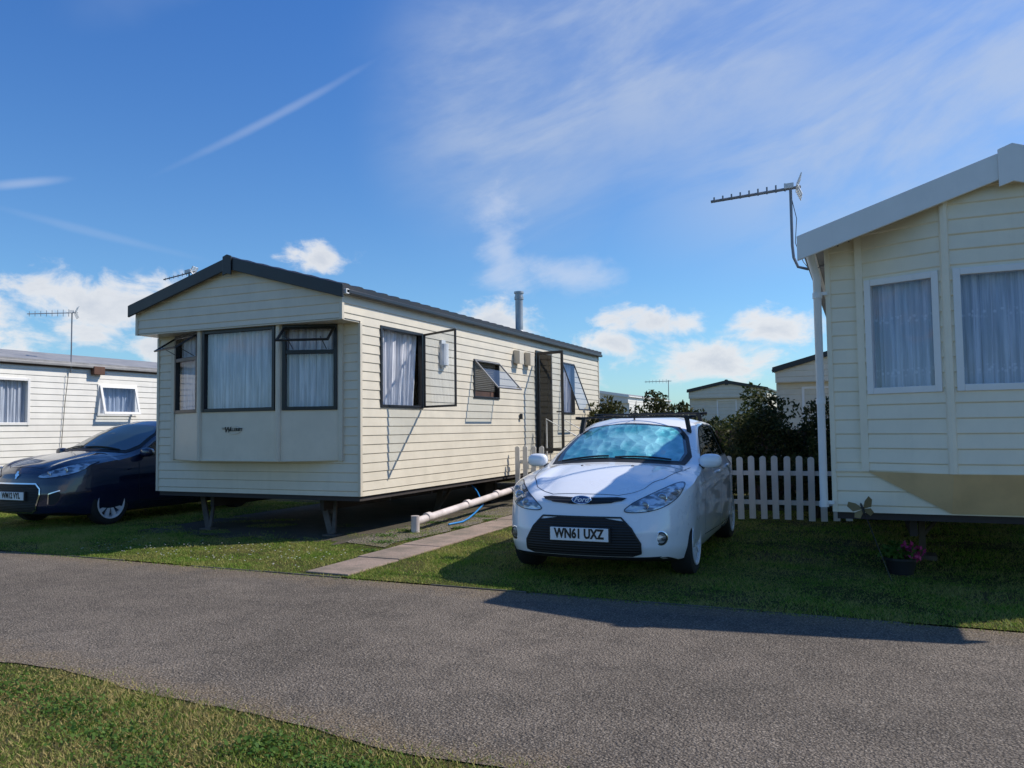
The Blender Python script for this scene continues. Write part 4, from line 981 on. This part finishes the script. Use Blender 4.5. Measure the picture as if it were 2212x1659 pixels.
# ================================================================ WORLD
wd=bpy.data.worlds.new("World"); scene.world=wd; wd.use_nodes=True; t=NT(wd.node_tree); bg=t.n['Background']
sky=t.node("ShaderNodeTexSky",sky_type='NISHITA'); sky.sun_disc=False; sky.sun_elevation=el; sky.sun_rotation=az; sky.air_density=1.0; sky.dust_density=.4; sky.ozone_density=2.0; sky.altitude=0
gen=t.node("ShaderNodeTexCoord").outputs['Generated']; sx_=t.node("ShaderNodeSeparateXYZ"); t.put(sx_.inputs[0],gen)
A=t.m('ARCTAN2',sx_.outputs[0],sx_.outputs[1]); E=t.m('ARCSINE',sx_.outputs[2])
R=math.radians
nA=t.noise(t.comb(A,t.m('MULTIPLY',E,1.6),0.),15,6,.62,.3)
nB=t.noise(t.comb(A,t.m('MULTIPLY',E,1.5),3.),5,4,.6,.3)
def blob(a,e,wa,we,tilt=0.):
    da=t.m('SUBTRACT',A,R(a)); de=t.m('SUBTRACT',E,R(e))
    if tilt:
        c,s=math.cos(R(tilt)),math.sin(R(tilt))
        d1=t.m('ADD',t.m('MULTIPLY',da,c),t.m('MULTIPLY',de,s)); d2=t.m('SUBTRACT',t.m('MULTIPLY',de,c),t.m('MULTIPLY',da,s)); da,de=d1,d2
    x=t.m('DIVIDE',da,R(wa)); y=t.m('DIVIDE',de,R(we))
    return t.m('SUBTRACT',1.,t.m('SQRT',t.m('ADD',t.m('MULTIPLY',x,x),t.m('MULTIPLY',y,y))))
def mx(l):
    r_=l[0]
    for q in l[1:]: r_=t.m('MAXIMUM',r_,q)
    return r_
cum=mx([blob(-37.7,12.0,3.2,1.7),blob(-52,8.2,6.5,3.0),blob(-60,6.5,8,4.6),blob(-46,6,6,2.5),blob(-25,7.6,4.6,2.0),blob(-13.5,7.3,4.8,1.6),blob(-6,6.6,4.6,1.6),blob(-9.5,4.6,7,2.0),blob(-17,6.0,4,1.2),
        blob(-22,4,6,1.6),blob(12,6,12,3.5),blob(60,8,20,5),blob(130,9,30,5),blob(-110,8,35,5)])
cd=t.m('ADD',cum,t.m('MULTIPLY',t.m('SUBTRACT',nA,.5),2.5))
ca=t.ss(cd,.08,.72)
wv_=t.noise(t.comb(t.m('ADD',t.m('MULTIPLY',A,1.6),t.m('MULTIPLY',E,1.6)),t.m('SUBTRACT',t.m('MULTIPLY',E,6.),t.m('MULTIPLY',A,2.2)),1.),1.7,7,.60,.35)
wv2=t.m('SUBTRACT',wv_,.5)
plume=t.ss(t.m('ADD',mx([blob(-24.5,12.8,3.2,5.5,18),blob(-20,11,5,1.8,-8)]),t.m('ADD',t.m('MULTIPLY',wv2,2.0),t.m('MULTIPLY',t.m('SUBTRACT',nA,.5),1.3))),.1,1.,0,.55)
cir=mx([blob(-9,27,26,13,6),blob(5,20,24,10,10),blob(-22,24,12,14,-50)])
cirA=t.m('MULTIPLY',t.ss(cir,-.1,.75,0,1.),t.ss(t.m('ADD',wv_,t.m('MULTIPLY',t.m('SUBTRACT',nB,.5),.3)),.30,.66,.22,.68))
def streak(a,e,wa,we,tilt,op):
    return t.m('MULTIPLY',t.ss(t.m('ADD',blob(a,e,wa,we,tilt),t.m('MULTIPLY',t.m('SUBTRACT',nB,.5),.9)),.0,.9),op)
sts=mx([streak(-40.5,21.3,10.5,.42,30,.24),streak(-56,15.2,3.2,.42,14,.36),streak(-52,12.7,8,.4,-10,.13),streak(-46,30,12,3,30,.10)])
skyc=t.mix(1.,sky.outputs[0],(.64,.95,1.20,1),'MULTIPLY')
hz=t.ss(E,R(2),R(34)); skyc=t.mix(1.,skyc,t.mix(hz,(1.0,1.0,.98,1),(.62,.85,1.12,1)),'MULTIPLY')
sh=t.ss(t.m('ADD',cd,t.m('MULTIPLY',t.m('SUBTRACT',nB,.5),1.2)),.3,1.5)
ccol=t.mix(sh,(7.0,7.1,7.3,1),(4.9,5.3,6.0,1))
c=t.mix(cirA,skyc,(4.4,5.1,6.3,1)); c=t.mix(sts,c,(4.8,5.5,7.0,1)); c=t.mix(plume,c,(5.6,6.1,7.2,1)); c=t.mix(t.m('MULTIPLY',ca,.93),c,ccol)
t.put(bg.inputs[0],c); bg.inputs[1].default_value=.12
